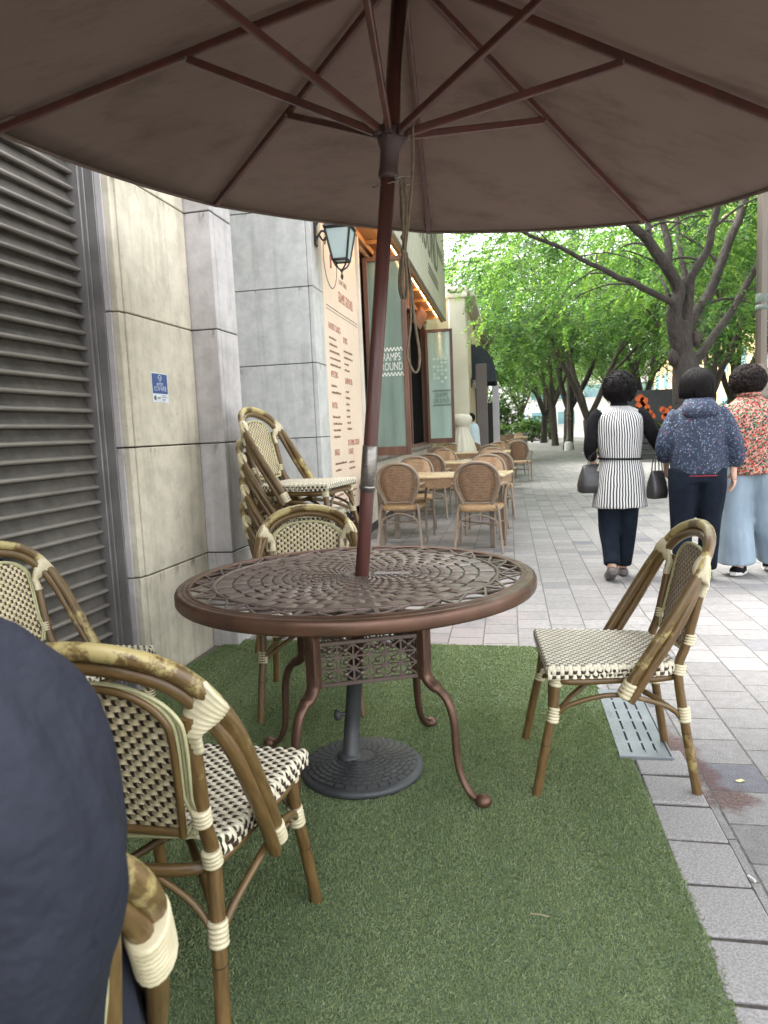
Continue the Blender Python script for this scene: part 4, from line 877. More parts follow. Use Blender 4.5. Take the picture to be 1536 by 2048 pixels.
M_tanf = bamboo('taupe cane frame', (0.19, 0.14, 0.095), (0.27, 0.205, 0.145), (0.34, 0.27, 0.19), 0.66, 0.4); M_seatw = wicker('honey wicker seat', (0.52, 0.34, 0.17), (0.44, 0.28, 0.14), (0.22, 0.13, 0.06))
def bal(a, s=1.0): # balloon outline, a from 0..1 round from bottom right over the top to bottom left
    P = [(0.135, 0.475), (0.175, 0.56), (0.208, 0.65), (0.214, 0.72), (0.190, 0.805), (0.135, 0.862), (0.065, 0.888), (0, 0.894)]
    return [(x*s, 0.475+(z-0.475)*(0.5+0.5*s)) for x, z in P]
def make_tan_chair(label, wm):
    c = empty('wicker_armchair', label, 'armchair')
    def put(mb, nm, mt): o = mb.build(nm, mt); o.parent = c; return o
    yb = lambda z: -0.20-(z-0.45)*0.22
    half = bal(0); full = [(x, z) for x, z in half]+[(-x, z) for x, z in half[-2::-1]]
    mb = MB(); pl = crv([(x, yb(z), z) for x, z in full], 5); mb.tube(pl, 0.0165, 8); inn = crv([(x*0.87, yb(z)+0.004, 0.49+(z-0.475)*0.94) for x, z in full], 5); mb.tube(inn, 0.008, 6); mb.tube([(-0.12, yb(0.49), 0.492), (0.12, yb(0.49), 0.492)], 0.011, 8); put(mb, 'back_frame', M_tanf)
    mb = MB(); G = []
    for t in np.linspace(0, 1, 14):
        z = 0.49+t*0.385; # half width at z
        xs = [p[0] for p in inn]; zs = [p[2] for p in inn]; w = max([abs(x) for x, z_ in zip(xs, zs) if abs(z_-z) < 0.022] or [0.03])
        G.append([(w*u, yb(z)+0.006-0.012*(1-u*u), z) for u in (-1, -.5, 0, .5, 1)])
    mb.grid(G, 0, True); o = put(mb, 'backrest', wm); s_ = o.modifiers.new('s', 'SOLIDIFY'); s_.thickness = 0.008; bake(o)
    mb = MB(); S_ = [(0.22, 0.21), (0.225, 0.05), (0.195, -0.14), (0.12, -0.20), (-0.12, -0.20), (-0.195, -0.14), (-0.225, 0.05), (-0.22, 0.21), (-0.15, 0.235), (0.15, 0.235)]; L1 = crv([(x, y, 0) for x, y in S_], 3, True)
    mb.grid([[(p.x*s*.1/.1, p.y*s, z) for p in L1] for s, z in ((0.02, 0.458), (0.6, 0.456), (0.93, 0.452), (1.0, 0.44), (1.0, 0.41), (0.95, 0.405), (0.02, 0.405))], 0, True, True, flip=True); put(mb, 'seat', M_seatw)
    for sg in (-1, 1):
        mb = MB(); mb.tube(crv([(sg*0.178, -0.205, 0.47), (sg*0.20, -0.205, 0.40), (sg*0.215, -0.235, 0.20), (sg*0.235, -0.29, 0)], 4), 0.0135, 8); put(mb, 'leg', M_tanf)
        mb = MB(); mb.tube([(sg*0.232, 0.225, 0), (sg*0.222, 0.19, 0.42), (sg*0.245, 0.17, 0.60)], 0.0135, 8); put(mb, 'leg', M_tanf)
        mb = MB(); mb.tube(crv([(sg*0.205, -0.235, 0.665), (sg*0.25, -0.16, 0.675), (sg*0.265, -0.02, 0.665), (sg*0.262, 0.10, 0.655), (sg*0.25, 0.175, 0.62), (sg*0.245, 0.175, 0.585)], 5), 0.0145, 8); put(mb, 'armrest', M_tanf)
    mb = MB(); mb.tube(crv([(0.20, -0.235, 0.24), (0.16, -0.22, 0.325), (0, -0.21, 0.375), (-0.16, -0.22, 0.325), (-0.20, -0.235, 0.24)], 5), 0.009, 6); mb.tube([(0.215, -0.22, 0.27), (-0.22, 0.19, 0.27)], 0.008, 6); mb.tube([(-0.215, -0.22, 0.262), (0.22, 0.19, 0.262)], 0.008, 6); put(mb, 'stretcher', M_tanf)
    return c
GT = 'tan wicker armchairs along the cafe terrace'; GTT = 'cream topped terrace tables'
tc1 = make_tan_chair('tan wicker armchair at the near side of the nearest terrace table, closer to the walkway', M_wick); place(tc1, -0.30, 7.16, 3); tc1['group'] = GT
tc2 = make_tan_chair('honey wicker armchair facing the camera across the nearest terrace table, by the facade', M_wick2); place(tc2, -1.12, 8.40, 176); tc2['group'] = GT
def tch(x, y, h, label, src=None):
    c = copy_tree(src or tc1); place(c, x, y, h); c['label'] = label; c['group'] = GT; return c
tch(-1.13, 7.42, 0, 'tan wicker armchair at the near side of the nearest terrace table, by the facade')
tch(-0.27, 8.30, 182, 'honey wicker armchair facing the camera across the nearest terrace table, by the walkway', tc2)
tch(-1.07, 9.90, 2, 'tan wicker armchair at the near side of the second terrace table, by the facade')
tch(-0.18, 9.70, -2, 'tan wicker armchair at the near side of the second terrace table, by the walkway')
tch(-1.05, 11.25, 181, 'honey wicker armchair on the far side of the second terrace table, by the facade', tc2)
tch(-0.26, 11.15, 178, 'honey wicker armchair on the far side of the second terrace table, by the walkway', tc2)
tch(-1.30, 13.65, 0, 'tan wicker armchair at the near side of the third terrace table, by the facade')
tch(-0.33, 13.60, 3, 'tan wicker armchair at the near side of the third terrace table, by the walkway')
tch(-1.25, 15.2, 180, 'honey wicker armchair beyond the third terrace table, near the white urn pedestal', tc2)
tch(-0.25, 15.1, 184, 'honey wicker armchair beyond the third terrace table, by the walkway', tc2)
tch(-0.75, 16.2, 10, 'tan wicker armchair in front of the person in the pale shirt')
tch(0.235, 16.05, 8, 'tan wicker armchair standing alone at the walkway edge beside the terrace tables')
tch(0.20, 18.0, 170, 'wicker armchair just behind the lone one at the walkway edge', tc2)
tch(0.03, 30.6, 5, 'distant wicker armchair left of the grey planter box'); tch(0.42, 32.5, 184, 'distant wicker armchair half hidden against the grey planter box', tc2); tch(-0.30, 28.0, 175, 'distant wicker armchair beside the lilac post', tc2)
M_ttop = mat('cream varnished tabletop', (0.62, 0.48, 0.29), (0.54, 0.41, 0.24), 0.22, 2, vscale=(1, 6, 1), spec=0.6); M_tap = wicker('wicker apron', (0.42, 0.27, 0.15), (0.34, 0.21, 0.11), (0.15, 0.08, 0.04)); M_tleg = mat('taupe metal leg', (0.21, 0.17, 0.13), (0.17, 0.14, 0.105), 0.45, 8)
def make_table(label):
    t = empty('terrace_table', label, 'table'); t['group'] = GTT
    def put(mb, nm, mt): o = mb.build(nm, mt); o.parent = t; return o
    mb = MB(); mb.box((0, 0, 0.735), (1.46, 0.68, 0.028), None, 0, 0.006); put(mb, 'tabletop', M_ttop)
    mb = MB()
    for a in ((0, 0.32, 1.40, 0.02), (0, -0.32, 1.40, 0.02), (0.70, 0, 0.02, 0.62), (-0.70, 0, 0.02, 0.62)): mb.box((a[0], a[1], 0.675), (a[2], a[3], 0.09), None, 0, 0.004)
    put(mb, 'apron', M_tap)
    for sx in (-1, 1):
        for sy in (-1, 1): mb = MB(); mb.box((sx*0.60, sy*0.27, 0.36), (0.055, 0.055, 0.72), None, 0, 0.006); put(mb, 'leg', M_tleg)
    return t
t1 = make_table('nearest terrace table with cream top and wicker apron'); t1.location = (-0.73, 7.62, 0); t1.rotation_euler.z = math.radians(-9)
for (x, y, r, lb) in ((-0.70, 10.40, -5, 'second terrace table with cream top, counted from the round table'), (-0.70, 14.25, -2, 'third terrace table with cream top, before the white urn pedestal'), (-0.45, 17.3, 0, 'fourth terrace table with cream top, beyond the white urn pedestal'), (0.10, 31.5, 0, 'distant small terrace table beside the grey planter box')):
    t = copy_tree(t1); t.location = (x, y, 0); t.rotation_euler.z = math.radians(r); t['label'] = lb
# ------------------------------------------------------------------ neighbouring building, awning, posts, urn
M_col = mat('cream rendered column', (0.66, 0.62, 0.52), (0.56, 0.52, 0.43), 0.7, 1.2, bumps=0.15, bscale=12); M_och = mat('ochre ribbed wall', (0.52, 0.44, 0.29), (0.44, 0.37, 0.235), 0.7, 1.5); M_awn = mat('navy black awning cloth', (0.028, 0.037, 0.052), (0.036, 0.046, 0.062), 0.75, 3)
nb = empty('neighbour_building', 'cream columned shop front with ochre ribbed wall beyond the cafe windows', 'building', (-1.3, 19, 0)); bpy.context.view_layer.update()
mb = MB(); mb.box((-1.10, 17.0, 2.1), (0.40, 0.5, 4.2), None, 0, 0.02); mb.box((-1.10, 17.0, 0.35), (0.50, 0.6, 0.7), None, 0, 0.02); mb.box((-1.10, 17.0, 4.24), (0.5, 0.6, 0.10), None, 0, 0.015)
own(mb.build('column', M_col), nb)
mb = MB()
for sg in (-1, 1): mb.lathe([(0.0, -0.28), (0.075, -0.28), (0.10, -0.2), (0.08, -0.1), (0.10, 0.1), (0.075, 0.28), (0, 0.28)], 16, (-1.10+sg*0.20, 17.0, 4.33), Matrix.Rotation(PI/2, 3, 'X'))
mb.box((-1.10, 17.0, 4.38), (0.42, 0.56, 0.12), None, 0, 0.02); own(mb.build('scroll_capital', M_col), nb)
mb = MB(); mb.box((-2.2, 22.0, 2.1), (2.5, 10, 4.2)); mb.box((-2.45, 16.3, 1.9), (1.6, 2.2, 3.8))
for k in range(26): mb.box((-0.945, 17.6+k*0.36, 2.1), (0.05, 0.16, 4.1), None, 0, 0.01)
mb.box((-0.93, 22, 4.2), (0.14, 10, 0.16), None, 0, 0.02); own(mb.build('ribbed_wall', M_och), nb)
mb = MB(); mb.box((-1.9, 22.2, 4.32), (2.4, 10.2, 0.08)); own(mb.build('roof_cap', M_col), nb)
aw = empty('awning', 'dark navy quarter round awning over the neighbouring shop entrance', 'awning', (-0.93, 19.6, 2.6)); bpy.context.view_layer.update()
mb = MB(); G = []
for y in np.linspace(19.3, 21.3, 9): G.append([(-0.92+0.62*math.sin(a), y, 2.62+0.80*math.cos(a)) for a in np.linspace(0, PI/2, 10)])
mb.grid(G, 0, True)
for y, fl in ((19.3, False), (21.3, True)): r0 = [(-0.92+0.62*math.sin(a), y, 2.62+0.80*math.cos(a)) for a in np.linspace(0, PI/2, 10)]; mb.add([(-0.92, y, 2.62)]+r0, [((0, i+2, i+1) if fl else (0, i+1, i+2)) for i in range(9)])
mb.box((-0.31, 20.3, 2.53), (0.03, 2.0, 0.22)); mb.box((-0.62, 19.3, 2.53), (0.62, 0.03, 0.20)); mb.box((-0.62, 21.3, 2.53), (0.62, 0.03, 0.20)); own(mb.build('cloth', M_awn), aw)
mb = MB(); mb.tube([(-0.92, 19.3, 2.43), (-0.30, 19.3, 2.43), (-0.30, 21.3, 2.43), (-0.92, 21.3, 2.43)], 0.018, 6); own(mb.build('frame', M_iron), aw)
M_mauve = mat('mauve brown panel', (0.145, 0.115, 0.118), (0.12, 0.095, 0.10), 0.45, 2); M_lilac = mat('pale lilac panel', (0.50, 0.47, 0.53), (0.44, 0.42, 0.48), 0.45, 2)
def totem(x, y, w, h, m, label, d=0.16):
    t = empty('sign_post', label, 'sign post', (x, y, 0)); mb = MB(); mb.box((0, 0, 0.05+h/2), (w, d, h-0.05), None, 0, 0.008); o = mb.build('post_body', m); o.parent = t; mb = MB(); mb.box((0, 0, 0.025), (w+0.12, d+0.12, 0.05), None, 0, 0.006); o = mb.build('foot_plate', M_iron); o.parent = t
totem(-0.64, 18.3, 0.27, 2.78, M_mauve, 'tall mauve brown sign post in front of the navy awning'); totem(-0.36, 22.3, 0.20, 2.45, M_lilac, 'tall pale lilac sign post beyond the brown one'); totem(-0.60, 24.2, 0.34, 2.0, M_iron, 'dark panel post between the brown and lilac posts')
# small lamp on the ribbed wall
w2 = empty('wall_lamp', 'small wall lamp with pale glass beside the mauve sign post', 'wall lamp', (-0.80, 18.6, 2.35)); mb = MB(); mb.box((-0.10, 0, 0.02), (0.03, 0.06, 0.25), None, 0, 0.005); mb.tube(crv([(-0.1, 0, 0.1), (-0.05, 0, 0.20), (0, 0, 0.15)], 4), 0.01, 6); mb.lathe([(0.0, 0.17), (0.05, 0.12), (0.10, 0.09), (0.0, 0.09)], 10); mb.tube([(0, 0, -0.12), (0, 0, -1.6)], 0.012, 6); o = mb.build('bracket', M_iron); o.parent = w2
mb = MB(); mb.lathe([(0.0, -0.12), (0.045, -0.10), (0.08, 0.09), (0, 0.09)], 10); o = mb.build('lamp_glass', M_wht); o.parent = w2
# urn shaped white baluster pedestal
M_urn = mat('white painted stone', (0.62, 0.60, 0.54), (0.50, 0.48, 0.43), 0.6, 4)
ur = empty('urn_pedestal', 'white fluted vase shaped pedestal in front of the cream column', 'pedestal', (-1.02, 15.75, 0)); mb = MB()
mb.lathe([(0.26, 0), (0.26, 0.10), (0.20, 0.14), (0.30, 0.30), (0.345, 0.48), (0.32, 0.72), (0.24, 0.98), (0.16, 1.16), (0.13, 1.26)], 64, flute=14, fa=0.05); o = mb.build('fluted_body', M_col); o.parent = ur
mb = MB(); mb.lathe([(0.13, 1.25), (0.17, 1.28), (0.22, 1.33), (0.25, 1.40), (0.24, 1.46), (0.20, 1.50), (0.10, 1.53), (0.0, 1.54)], 24); o = mb.build('cap', M_col); o.parent = ur
# planter box
pb = empty('planter_box', 'plain dark grey planter box at the end of the terrace', 'planter', (0.55, 33.9, 0)); mb = MB(); mb.box((0, 0, 0.42), (0.62, 0.5, 0.84), None, 0, 0.02); o = mb.build('box_body', mat('grey fibre cement', (0.20, 0.20, 0.205), (0.16, 0.16, 0.165), 0.7, 4)); o.parent = pb; mb = MB(); mb.box((0, 0, 0.85), (0.70, 0.58, 0.05), None, 0, 0.01); o = mb.build('rim', M_mauve); o.parent = pb
# ------------------------------------------------------------------ lamp posts
M_bronze = mat('weathered bronze pole', (0.125, 0.10, 0.078), (0.085, 0.08, 0.068), 0.34, 1.6, metal=0.7, vscale=(5, 5, 0.5)); M_stonew = mat('pale stone plinth', (0.55, 0.54, 0.50), (0.45, 0.44, 0.41), 0.8, 6)
def lamp_post(label, x, y, s=1.0, R=0.058):
    t = empty('lamp_post', label, 'lamp post', (x, y, 0))
    mb = MB(); mb.lathe([(R, 1.78), (R*0.97, 3.2), (R*0.9, 4.6*s), (R*0.6, 4.7*s)], 32, flute=10, fa=0.05); o = mb.build('fluted_shaft', M_bronze); o.parent = t
    mb = MB(); mb.lathe([(R*2.3, 0.42), (R*2.5, 0.46), (R*2.3, 0.54), (R*1.9, 0.58), (R*1.6, 0.72), (R*1.5, 1.35), (R*1.75, 1.40), (R*1.9, 1.46), (R*1.5, 1.50), (R*1.3, 1.56), (R*1.45, 1.62), (R*1.7, 1.66), (R*1.45, 1.71), (R*1.1, 1.75), (R*1.0, 1.79)], 32); o = mb.build('moulded_base', M_bronze); o.parent = t
    mb = MB(); mb.lathe([(R*1.05, 2.36), (R*1.12, 2.37), (R*1.12, 2.40), (R*1.05, 2.41)], 24); mb.lathe([(R*1.04, 2.44), (R*1.07, 2.45), (R*1.07, 2.52), (R*1.04, 2.53)], 24); o = mb.build('band', mat('greenish band', (0.04, 0.075, 0.055), (0.10, 0.11, 0.09), 0.5, 60)); o.parent = t
    mb = MB(); mb.lathe([(R*3.4, 0), (R*3.4, 0.30), (R*3.0, 0.36), (R*2.4, 0.42), (0, 0.42)], 8); o = mb.build('plinth', M_stonew); o.parent = t
    mb = MB(); mb.tube(crv([(-0.02, 0, 4.55*s), (-0.35, 0, 4.9*s), (-0.7, 0, 4.85*s)], 5), 0.02, 8); mb.tube(crv([(0.02, 0, 4.55*s), (0.35, 0, 4.9*s), (0.7, 0, 4.85*s)], 5), 0.02, 8); o = mb.build('arm', M_bronze); o.parent = t
    for sx in (-0.7, 0.7): mb = MB(); mb.lathe([(0.0, 4.50*s), (0.10, 4.55*s), (0.15, 4.75*s), (0.05, 4.85*s), (0, 4.86*s)], 14, (sx, 0, 0)); o = mb.build('lamp_head', M_wht); o.parent = t
    return t
lp = lamp_post('fluted bronze lamp post beside the woman in the spotted shirt', 2.735, 8.50)
for x, y, lb in ((2.70, 33.6, 'slim distant lamp post right beside the third tree trunk'), (2.52, 50.0, 'far slim lamp post standing at the end of the tree row')):
    t = copy_tree(lp); t.location = (x, y, 0); t['label'] = lb
# ------------------------------------------------------------------ things along the right side
M_blkm = mat('black railing paint', (0.02, 0.021, 0.023), rough=0.5); M_yel = mat('weathered yellow wood', (0.46, 0.30, 0.10), (0.36, 0.22, 0.08), 0.6, 8, vscale=(1, 1, 6))
bx = empty('wooden_crate', 'small yellow brown wooden crate at the foot of the forked tree', 'crate', (3.55, 29.9, 0)); mb = MB()
for k in range(4): mb.box((0, 0, 0.09+k*0.105), (0.44, 0.40, 0.095), None, 0, 0.006)
o = mb.build('slatted_body', M_yel); o.parent = bx; mb = MB(); mb.box((0, 0, 0.48), (0.50, 0.46, 0.035), None, 0, 0.006); o = mb.build('lid', M_yel); o.parent = bx; mb = MB(); mb.box((0.02, 0, 0.012), (1.2, 0.8, 0.024)); o = mb.build('base_plate', M_stonew); o.parent = bx
def railing(x0, y0, x1, y1, label, h=1.15):
    t = empty('railing', label, 'railing', (x0, y0, 0)); d = Vector((x1-x0, y1-y0, 0)); L_ = d.length; u = d/L_; mb = MB()
    for z in (0.12, h): mb.box(u*L_/2+Vector((0, 0, z)), (L_, 0.04, 0.05), Rz(math.atan2(u.y, u.x)))
    n = int(L_/0.14)
    for k in range(n+1): p = u*(L_*k/n); mb.box(p+Vector((0, 0, h/2)), (0.018, 0.018, h))
    o = mb.build('bars', M_blkm); o.parent = t
    for k in range(int(L_/2.2)+1):
        mb = MB(); p = u*min(L_, 2.2*k); mb.box(p+Vector((0, 0, (h+0.06)/2)), (0.06, 0.06, h+0.06)); o = mb.build('post', M_blkm); o.parent = t
railing(4.4, 30.5, 4.9, 44.0, 'black railing behind the forked tree on the park side'); railing(4.4, 30.5, 8.8, 30.5, 'black railing running across the park edge behind the walking women'); railing(-3.2, 45, 0.9, 46, 'low black railing far away across the end of the terrace', 1.0)
# dark display board with an orange abstract shape, on a planter counter
db = empty('display_board', 'dark banner board printed with bright orange blotches behind the women', 'display board', (4.45, 24.0, 0)); M_org = mat('orange print', (0.75, 0.16, 0.03), (0.60, 0.10, 0.03), 0.6, 6)
mb = MB(); mb.box((0, 0, 1.68), (1.45, 0.05, 1.0), None, 0, 0.01); o = mb.build('panel', mat('dark banner', (0.035, 0.035, 0.04), rough=0.5)); o.parent = db
rr = random.Random(5)
for (x, z, r) in ((-0.30, 1.92, 0.14), (-0.18, 1.85, 0.15), (-0.30, 1.70, 0.17), (-0.12, 1.62, 0.16), (-0.05, 1.45, 0.15), (-0.28, 1.48, 0.10), (0.10, 1.36, 0.09), (-0.42, 1.60, 0.09), (0.38, 1.55, 0.10), (0.50, 1.45, 0.13), (0.45, 1.32, 0.11), (0.62, 1.60, 0.06)):
    mb = MB(); K = 9; P = [(x+r*(0.75+0.35*rr.random())*math.cos(2*PI*k/K), -0.028, z+r*(0.75+0.35*rr.random())*math.sin(2*PI*k/K)) for k in range(K)]; mb.add(P, [tuple(range(K))]); o = mb.build('orange_blot', M_org); o.parent = db
for sx in (-0.66, 0.66): mb = MB(); mb.box((sx, 0, 0.6), (0.05, 0.06, 1.2)); o = mb.build('leg', M_blkm); o.parent = db
cnt = empty('counter', 'dark slatted counter standing on the plaza beneath the banner board', 'counter', (4.35, 22.6, 0)); mb = MB()
for k in range(5): mb.box((0, 0, 0.12+0.17*k), (1.8, 0.5, 0.14), None, 0, 0.01)
o = mb.build('slatted_body', M_blkm); o.parent = cnt; mb = MB(); mb.box((0, 0, 0.92), (1.95, 0.62, 0.04), None, 0, 0.008); o = mb.build('top', M_mauve); o.parent = cnt
# kick scooter
sc_ = empty('kick_scooter', 'tiny distant kick scooter parked on the walkway beyond the terrace', 'scooter', (2.05, 52, 0)); mb = MB(); mb.box((0, 0, 0.12), (0.65, 0.14, 0.03)); mb.tube([(-0.34, 0, 0.13), (-0.42, 0, 1.05)], 0.025, 6); mb.tube([(-0.42, -0.22, 1.05), (-0.42, 0.22, 1.05)], 0.02, 6); o = mb.build('frame', M_blkm); o.parent = sc_
for x in (-0.40, 0.36): mb = MB(); mb.tube([(x, -0.02, 0.1), (x, 0.02, 0.1)], 0.1, 14); o = mb.build('wheel', M_blkm); o.parent = sc_
# drain cover beside the turf
M_drain = mat('galvanised drain steel', (0.24, 0.262, 0.275), (0.17, 0.19, 0.20), 0.42, 6, metal=0.4, bumps=0.2, bscale=30); M_slot = mat('slot shadow', (0.008, 0.008, 0.009), rough=0.9)
dr = empty('drain_cover', 'long galvanised slotted drain cover lying half under the turf edge below the worn chair', 'drain cover', (0.4725, 2.90, 0)); mb = MB()
X0, X1, Y0, Y1, Z = -0.10, 0.075, -0.335, 0.335, 0.017
xs = [X0, -0.058, -0.050, -0.010, -0.002, 0.030, 0.038, X1]
ys = [Y0]+sum([[Y0+0.035+k*0.102, Y0+0.035+k*0.102+0.082] for k in range(6)], [])+[Y1]
for i in range(len(xs)-1):
    for j in range(len(ys)-1):
        slot = i in (1, 3, 5) and j % 2 == 1
        q = [(xs[i], ys[j]), (xs[i+1], ys[j]), (xs[i+1], ys[j+1]), (xs[i], ys[j+1])]
        if slot: mb.add([(a, b, 0.006) for a, b in q], [(0, 1, 2, 3)], 1); t_ = [(a, b, Z) for a, b in q]; l_ = [(a, b, 0.006) for a, b in q]; mb.add(t_+l_, [(k, k+4, (k+1) % 4+4, (k+1) % 4) for k in range(4)], 0)
        else: mb.add([(a, b, Z) for a, b in q], [(0, 1, 2, 3)], 0)
q = [(X0, Y0), (X1, Y0), (X1, Y1), (X0, Y1)]; mb.add([(a, b, Z) for a, b in q]+[(a, b, 0.0) for a, b in q], [(k, k+4, (k+1) % 4+4, (k+1) % 4) for k in range(4)], 0)
o = mb.build('slotted_plate', [M_drain, M_slot]); o.parent = dr
mb = MB(); mb.box((X1+0.006, 0, 0.012), (0.008, 0.685, 0.022), None, 0, 0.002); mb.box((-0.012, Y0-0.006, 0.012), (0.185, 0.008, 0.022), None, 0, 0.002); o = mb.build('edge_frame', M_drain); o.parent = dr
# litter
M_twig = mat('dry twig', (0.42, 0.33, 0.22), rough=0.8); mb = MB(); mb.tube(crv([(-0.022, 0.002, 0), (0, 0, 0.002), (0.022, -0.003, 0)], 4), 0.0012, 5); tw = mb.build('twig', M_twig); tw.location = (0.049, 1.665, 0.021); tag(tw, 'thin pale dry twig lying on the turf', 'twig')
mb = MB(); mb.add([(-0.016, 0, 0.003), (-0.004, -0.008, 0.002), (0.012, -0.004, 0.006), (0.018, 0.002, 0.002), (0.006, 0.009, 0.006), (-0.008, 0.008, 0.002)], [(0, 1, 2, 3, 4, 5)]); o = mb.build('fallen_leaf', mat('pale yellow leaf', (0.62, 0.60, 0.30), rough=0.6)); o.location = (0.742, 2.44, 0.001); tag(o, 'pale yellow fallen leaf on the grey pavers by the stain', 'leaf')
mb = MB(); mb.tube([(0, 0, 0), (0.010, -0.022, 0)], 0.0038, 8); o = mb.build('cigarette_butt', mat('butt paper', (0.72, 0.70, 0.66), rough=0.8)); o.location = (0.600, 1.895, 0.012); tag(o, 'white cigarette butt lying in the joint between the pavers', 'cigarette butt')
# ------------------------------------------------------------------ distant buildings beyond the trees
M_b1 = mat('ochre facade', (0.60, 0.44, 0.22), (0.52, 0.37, 0.18), 0.7, 0.4); M_b2 = mat('pale concrete facade', (0.52, 0.53, 0.52), (0.44, 0.45, 0.44), 0.7, 0.3); M_bg = mat('blue green window glass', (0.16, 0.30, 0.33), (0.10, 0.20, 0.24), 0.12, 0.5, spec=0.9)
def tower(label, x0, x1, y0, y1, h, m, fl=3.4, ww=1.6):
    t = empty('office_building', label, 'building', ((x0+x1)/2, (y0+y1)/2, 0)); hx, hy = (x1-x0)/2, (y1-y0)/2
    mb = MB(); mb.box((0, 0, h/2), (x1-x0, y1-y0, h)); mb.box((0, 0, h+0.3), (x1-x0+0.6, y1-y0+0.6, 0.6)); o = mb.build('wall', m); o.parent = t
    w0 = None
    def win(p, rz):
        nonlocal w0
        if w0 is None:
            mb = MB(); mb.box((0, 0, 0), (ww, 0.12, 2.0)); w0 = mb.build('window', M_bg); w_ = w0; mb = MB(); mb.box((0, -0.02, -1.05), (ww+0.3, 0.2, 0.12)); q = mb.build('sill', m); q.parent = w_
        else: w_ = w0.copy(); COL.objects.link(w_); q = w0.children[0].copy(); COL.objects.link(q); q.parent = w_
        w_.parent = t; w_.location = p; w_.rotation_euler.z = rz
    for z in np.arange(2.2, h-2.0, fl):
        n = max(1, int((y1-y0)/5.0))
        for k in range(n): win((-hx-0.02, -hy+(k+.5)*(y1-y0)/n, z), PI/2)
        n = max(1, int((x1-x0)/4.0))
        for k in range(n): win((-hx+(k+.5)*(x1-x0)/n, -hy-0.02, z), 0)
tower('tall ochre office building behind the trees on the park side', 21, 36, 62, 110, 34, M_b1, 4.2, 2.2); tower('pale office building behind the nearest big tree', 27, 44, 22, 56, 24, M_b2, 4.0, 2.4); tower('long low pale shop block behind the distant park', 3, 40, 118, 130, 11, M_b2, 4.0, 2.6); tower('pale building on the cafe side beyond the ribbed wall', -22, -5.5, 34, 80, 8, M_b2, 3.8, 2.0)
# ------------------------------------------------------------------ trees
M_bark = mat('dark zelkova bark', (0.052, 0.040, 0.034), (0.028, 0.022, 0.019), 0.85, 7, vscale=(1, 1, 0.4), bumps=1.0, bscale=20, bdist=0.05); M_barkl = mat('grey brown bark', (0.10, 0.078, 0.064), (0.055, 0.043, 0.036), 0.85, 5, vscale=(1, 1, 0.4), bumps=1.0, bscale=16, bdist=0.05)
LS = [(0.20, (0.012, 0.036, 0.016)), (0.45, (0.036, 0.086, 0.032)), (0.68, (0.085, 0.150, 0.046)), (1.0, (0.19, 0.27, 0.09))]
M_leaf = leaf_mat('zelkova leaf', LS, 0.55, 0.5, 0.5, 2.0); M_leafd = leaf_mat('deep green leaf', [(p, (c[0]*1.35, c[1]*1.35, c[2]*1.5)) for p, c in LS], 0.5, 0.45, 0.4, 1.8)
def sprays(C, D, R, leaf, n_leaf, seed, up_=(0, 0, 1)):
    """C (n,3) spray roots, D (n,3) directions, length R: each spray is a drooping twig with leaves set alternately in one plane"""
    r = np.random.RandomState(seed); n = len(C); D = D/np.linalg.norm(D, axis=1, keepdims=True)
    L_ = R*r.uniform(0.6, 1.25, n); side = np.cross(D, np.array(up_)); side /= np.maximum(np.linalg.norm(side, axis=1, keepdims=True), 1e-6)
    nrm = np.cross(side, D); t = (np.arange(n_leaf)+0.6)/n_leaf
    sg = np.where(np.arange(n_leaf) % 2 == 0, 1.0, -1.0)
    base = C[:, None, :]+D[:, None, :]*(t[None, :, None]*L_[:, None, None]); base[:, :, 2] -= (t[None, :]**2)*L_[:, None]*0.32
    ld = D[:, None, :]*0.55+side[:, None, :]*sg[None, :, None]*0.8; ld = ld+r.normal(0, 0.22, ld.shape); ld[:, :, 2] -= 0.25; ld /= np.linalg.norm(ld, axis=2, keepdims=True)
    w = np.cross(ld, nrm[:, None, :]+r.normal(0, 0.35, ld.shape)); w /= np.maximum(np.linalg.norm(w, axis=2, keepdims=True), 1e-6)
    s = leaf*r.uniform(0.65, 1.25, (n, n_leaf, 1)); a = base; b = base+ld*s*0.45+w*s*0.24; c = base+ld*s; d = base+ld*s*0.45-w*s*0.24
    V = np.stack([a, b, c, d], 2).reshape(-1, 3); F = np.arange(n*n_leaf*4).reshape(-1, 4)
    tone = np.clip(r.normal(0.5, 0.22, (n, 1))+r.normal(0, 0.12, (n, n_leaf)), 0, 1).ravel(); return V, F, tone
def crown_points(n, c, rad, seed, zmin, hollow=0.5, clump=0.9):
    r = np.random.RandomState(seed); K = max(10, n//26); q = r.normal(size=(K, 3)); q /= np.linalg.norm(q, axis=1, keepdims=True); rr = r.uniform(hollow, 1.0, (K, 1))**0.6
    cl = q*rr*np.array(rad)+np.array(c); k = r.randint(0, K, n); P = cl[k]+r.normal(0, 1, (n, 3))*np.array([clump, clump, clump*0.38])
    out = P-np.array(c); out[:, 2] *= 0.3; D = out/np.maximum(np.linalg.norm(out, axis=1, keepdims=True), 1e-6)+r.normal(0, 0.45, (n, 3)); D[:, 2] -= 0.12
    m = P[:, 2] > zmin; return P[m], D[m]
def limbs(mb, base, spec, seed, n=8):
    pass
